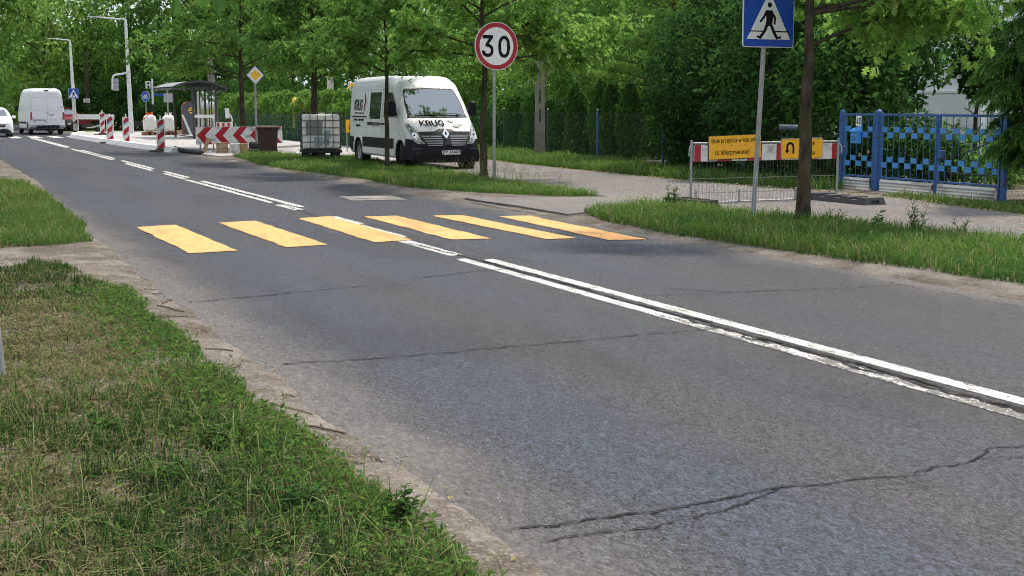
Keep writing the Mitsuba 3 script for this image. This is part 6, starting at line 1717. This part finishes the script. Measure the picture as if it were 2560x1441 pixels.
part(t, 'signal_head', box(13.0, 13.26, 82.8, 83.0, 2.55, 2.97, 0.01), 'm_lampwhite')
for z in (2.64, 2.85):
    part(t, 'lamp', put(lathe([(0, -0.01), (0.07, -0.01), (0.07, 0)], 12, 'y'), 13.13, 82.795, z), 'm_black')
part(t, 'name_plate', box(13.42, 14.35, 82.88, 82.91, 2.12, 2.24), 'm_signblue')
t = thing('rear_sign', 'grey back of a square road sign on a steel post beside the shelter', 'road sign')
part(t, 'pole', tube([(13.22, 76.9, 0), (13.22, 76.9, 2.85)], 0.045, 8), 'm_steel')
part(t, 'back', box(12.98, 13.46, 76.8, 76.82, 1.72, 2.20, 0.01), 'm_greyback')
plain('m_greyback', (0.36, 0.38, 0.40), 0.5)

# road barrier and motorcycle beyond
t = thing('road_barrier', 'low white and grey site barrier beside the motorcycle', 'barrier')
part(t, 'board', hull([[x, y, z] for (x, y) in ((8.85, 81.0), (10.55, 78.6)) for z in (0.78, 1.06) for y in (y, y + 0.03)]), 'm_lampwhite')
for (x, y) in ((8.87, 81.0), (10.5, 78.7)):
    part(t, 'post', tube([(x, y + 0.05, 0.0), (x, y + 0.05, 1.08)], 0.03, 6), 'm_lampwhite')
    part(t, 'foot', box(x - 0.05, x + 0.05, y - 0.3, y + 0.4, 0.0, 0.06), 'm_lampwhite')
t = thing('motorcycle', 'dark red motorcycle parked behind the farther street lamp', 'motorcycle')
PM = lambda p: put(p, 9.55, 82.6, 0.0, -0.35)
for x in (-0.68, 0.68):
    w = part(t, 'wheel', PM(put(lathe([(0.21, -0.05), (0.27, -0.055), (0.305, -0.03), (0.31, 0), (0.305, 0.03), (0.27, 0.055), (0.21, 0.05), (0.21, -0.05)], 20, 'y'), x, 0, 0.31)), 'm_rubber', True)
    part(w, 'spokes', PM([tube([(x, 0, 0.31), (x + 0.22 * math.cos(a), 0, 0.31 + 0.22 * math.sin(a))], 0.012, 4) for a in np.arange(6) * PI / 3]), 'm_steel')
part(t, 'fairing', PM(hull([[x, sy * w, z] for x, w, z in ((-0.62, 0.10, 0.72), (-0.3, 0.16, 0.95), (-0.72, 0.1, 0.55), (0.1, 0.18, 0.86), (-0.2, 0.16, 0.40), (0.2, 0.14, 0.5)) for sy in (-1, 1)])), 'm_motored')
part(t, 'tail', PM(hull([[x, sy * w, z] for x, w, z in ((0.15, 0.14, 0.74), (0.85, 0.08, 0.82), (0.8, 0.06, 0.70), (0.1, 0.13, 0.6)) for sy in (-1, 1)])), 'm_motored')
part(t, 'seat', PM(hull([[x, sy * w, z] for x, w, z in ((0.02, 0.14, 0.80), (0.7, 0.12, 0.88), (0.05, 0.12, 0.86), (0.68, 0.10, 0.92)) for sy in (-1, 1)])), 'm_black')
part(t, 'windshield', PM(hull([[x, sy * w, z] for x, w, z in ((-0.45, 0.16, 0.95), (-0.2, 0.13, 1.18), (-0.43, 0.15, 0.94), (-0.18, 0.12, 1.17)) for sy in (-1, 1)])), 'm_darkglass')
part(t, 'engine', PM(box(-0.28, 0.25, -0.16, 0.16, 0.22, 0.52, 0.05)), 'm_anthracite')
part(t, 'exhaust', PM(tube([(0.0, -0.18, 0.25), (0.4, -0.2, 0.3), (0.85, -0.2, 0.42)], [0.03, 0.045, 0.05], 8)), 'm_chrome')
part(t, 'fork', PM([tube([(-0.68, s * 0.09, 0.31), (-0.42, s * 0.09, 0.95)], 0.022, 6) for s in (-1, 1)]), 'm_steel')

# green mesh fence, pale pylon, concrete pylon, excavator arm and lamps over the hedge
t = thing('site_fence', 'low green mesh fence in front of the clipped hedge', 'fence')
gm = []
for y in np.arange(47.5, 74.5, 0.07):
    gm.append(box(14.797, 14.803, y - 0.005, y + 0.005, 0.06, 1.15))
part(t, 'wire_mesh', gm, 'm_greenwire', kind='stuff')
part(t, 'rail', [box(14.79, 14.81, 47.5, 74.5, z - 0.008, z + 0.008) for z in (0.1, 0.37, 0.64, 0.9, 1.15)], 'm_greenwire')
for y in np.arange(47.5, 75, 2.7):
    part(t, 'post', box(14.82, 14.88, y - 0.03, y + 0.03, 0, 1.2), 'm_greenwire')
t = thing('pale_pylon', 'pale tapering concrete pylon rising behind the hedge', 'pylon')
part(t, 'shaft', hull([[17.6 + sx * w, 60.2 + sy * w, z] for z, w in ((0, 0.15), (3.3, 0.10), (3.45, 0.04)) for sx in (-1, 1) for sy in (-1, 1)]), 'm_kerbwhite')
t = thing('lattice_pylon', 'concrete pylon of several legs behind the bus shelter', 'pylon')
for k, x in enumerate((14.0, 14.17, 14.32, 14.45)):
    part(t, 'leg', tube([(x, 69.5, 0), (14.0 + k * 0.06, 69.5, 4.2)], 0.045, 6), 'm_darkconc')
for z in (1.2, 2.2, 3.2):
    part(t, 'brace', box(14.0, 14.40, 69.44, 69.56, z, z + 0.12), 'm_darkconc')
t = thing('excavator', 'yellow excavator arm showing above the hedge', 'excavator')
PE = lambda p: put(p, 17.75, 57.8, 0)
part(t, 'boom', PE(prism([(-1.2, 0.9), (-0.9, 0.9), (0.02, 2.2), (0.14, 2.38), (0.20, 2.15), (0.22, 1.2), (0.36, 1.2), (0.36, 2.2), (0.26, 2.52), (0.06, 2.52), (-0.25, 2.1)], 0.16, (0, 0, 0), (1, 0, 0), UP)), 'm_prioyellow')
part(t, 'ram', PE(tube([(-0.25, -0.2, 1.6), (0.05, -0.2, 2.4)], 0.05, 8)), 'm_steel')
part(t, 'cab', PE(box(-2.4, -1.1, -0.7, 0.7, 0.5, 1.9, 0.08)), 'm_prioyellow')
part(t, 'tracks', PE(box(-2.6, -0.2, -0.9, 0.9, 0.0, 0.5, 0.1)), 'm_rubber')
t = thing('round_blue_sign', 'blue round sign whose top shows above the hedge', 'road sign')
part(t, 'pole', tube([(16.7, 71.6, 0), (16.7, 71.6, 1.8)], 0.04, 6), 'm_galv')
part(t, 'plate', put(lathe([(0, -0.02), (0.2, -0.02), (0.2, 0), (0, 0)], 24, 'y'), 16.7, 71.5, 1.92), 'm_signblue')
part(t, 'arrow', put(box(-0.11, 0.11, -0.026, -0.021, -0.03, 0.03), 16.7, 71.5, 1.95), 'm_white')
scene['m_amber'] = {'type': 'principled', 'base_color': {'type': 'rgb', 'value': [0.8, 0.5, 0.1]}, 'roughness': 0.3}
t = thing('work_lamp', 'pair of small lit amber work lamps just above the hedge', 'lamp')
part(t, 'post', tube([(17.2, 69.5, 0), (17.2, 69.5, 2.05)], 0.03, 6), 'm_galv')
for dx in (-0.09, 0.09):
    sp = trimesh.creation.icosphere(2, 0.085)
    k = part(t, 'bulb', [(np.array(sp.vertices) + [17.2 + dx, 69.45, 2.10], np.array(sp.faces))], 'm_amber', True)
    scene[k]['emitter'] = {'type': 'area', 'radiance': {'type': 'rgb', 'value': [2.2, 1.3, 0.45]}}
t = thing('marker_post', 'short black and white marker stub behind the chevron board', 'post')
part(t, 'lower', tube([(11.9, 55.5, 0), (11.9, 55.5, 1.05)], 0.10, 10), 'm_bark')
part(t, 'upper', tube([(11.9, 55.5, 1.05), (11.88, 55.5, 1.45)], 0.085, 10), 'm_lampwhite')
part(t, 'strap', tube([(12.0, 55.42, 1.2), (12.06, 55.4, 1.0), (12.06, 55.4, 0.4)], 0.03, 6), 'm_lampwhite')
t = thing('small_sign', 'orange site sign half hidden between tank and van', 'site sign')
ex, n = frame(0.1)
part(t, 'plate', prism(rrect(0.62, 0.42, 0.02), 0.015, (13.55, 43.6, 0.90), ex, UP), 'm_signyellow')
part(t, 'lettering', [prism(shapely.box(x0, z0, x1, z0 + 0.055), 0.002, np.array([13.55, 43.6, 0.90]) + n * 0.015, ex, UP) for x0, x1, z0 in ((-0.18, 0.17, 0.07), (-0.22, -0.04, -0.10), (0.0, 0.2, -0.10))], 'm_print')
part(t, 'post', [tube([(13.3 + k * 0.5, 43.64, 0.05), (13.3 + k * 0.5, 43.64, 1.0)], 0.02, 6) for k in range(2)], 'm_galv')
t = thing('barrow_barrier', 'small red and white barrier piece showing behind the chevron board', 'barrier')
part(t, 'board', box(10.75, 11.35, 52.2, 52.24, 0.76, 0.92, 0.01), 'm_dirtywhite')
for k in range(3):
    part(t, 'red_band', box(10.78 + k * 0.2, 10.87 + k * 0.2, 52.195, 52.2, 0.77, 0.91), 'm_signred')
part(t, 'leg', [tube([(x, 52.25, 0.1), (x, 52.25, 0.9)], 0.02, 6) for x in (10.8, 11.5)], 'm_galv')

# leaves of a twig that hangs into the top of the picture
t = thing('hanging_twig', 'dark leafy twig hanging into the top edge close to the viewer', 'twig')
tp = np.array([[0.95, 4.10, 2.30], [0.90, 4.09, 2.10], [0.865, 4.085, 1.96], [0.84, 4.08, 1.90]])
part(t, 'stem', [tube(tp, [0.004, 0.003, 0.002, 0.001], 5), tube([tp[1], (0.80, 4.11, 2.0), (0.742, 4.12, 1.915)], [0.003, 0.002, 0.001], 5)], 'm_bark')
lf = []
for (x, y, z), d, sz in (((0.742, 4.125, 1.912), (-0.05, 0.1, -1), 0.055), ((0.85, 4.08, 1.935), (0.2, 0, -1), 0.075), ((0.835, 4.08, 1.93), (-0.6, 0.1, -0.6), 0.06), ((0.87, 4.08, 1.95), (0.8, -0.2, -0.35), 0.06), ((0.80, 4.1, 1.965), (-0.5, 0, -0.5), 0.06)):
    lf.append(place_leaves(np.array([[x, y, z]]), np.array([d], float), np.array([[0.45, -0.85, 0.25]]), sz, template([(0, 0), (.2, .12), (.36, .38), (.30, .68), (.12, .9), (0, 1)], 0.15, 0.15), 0.35, 0.35))
leaf_part(t, 'leaves', lf)
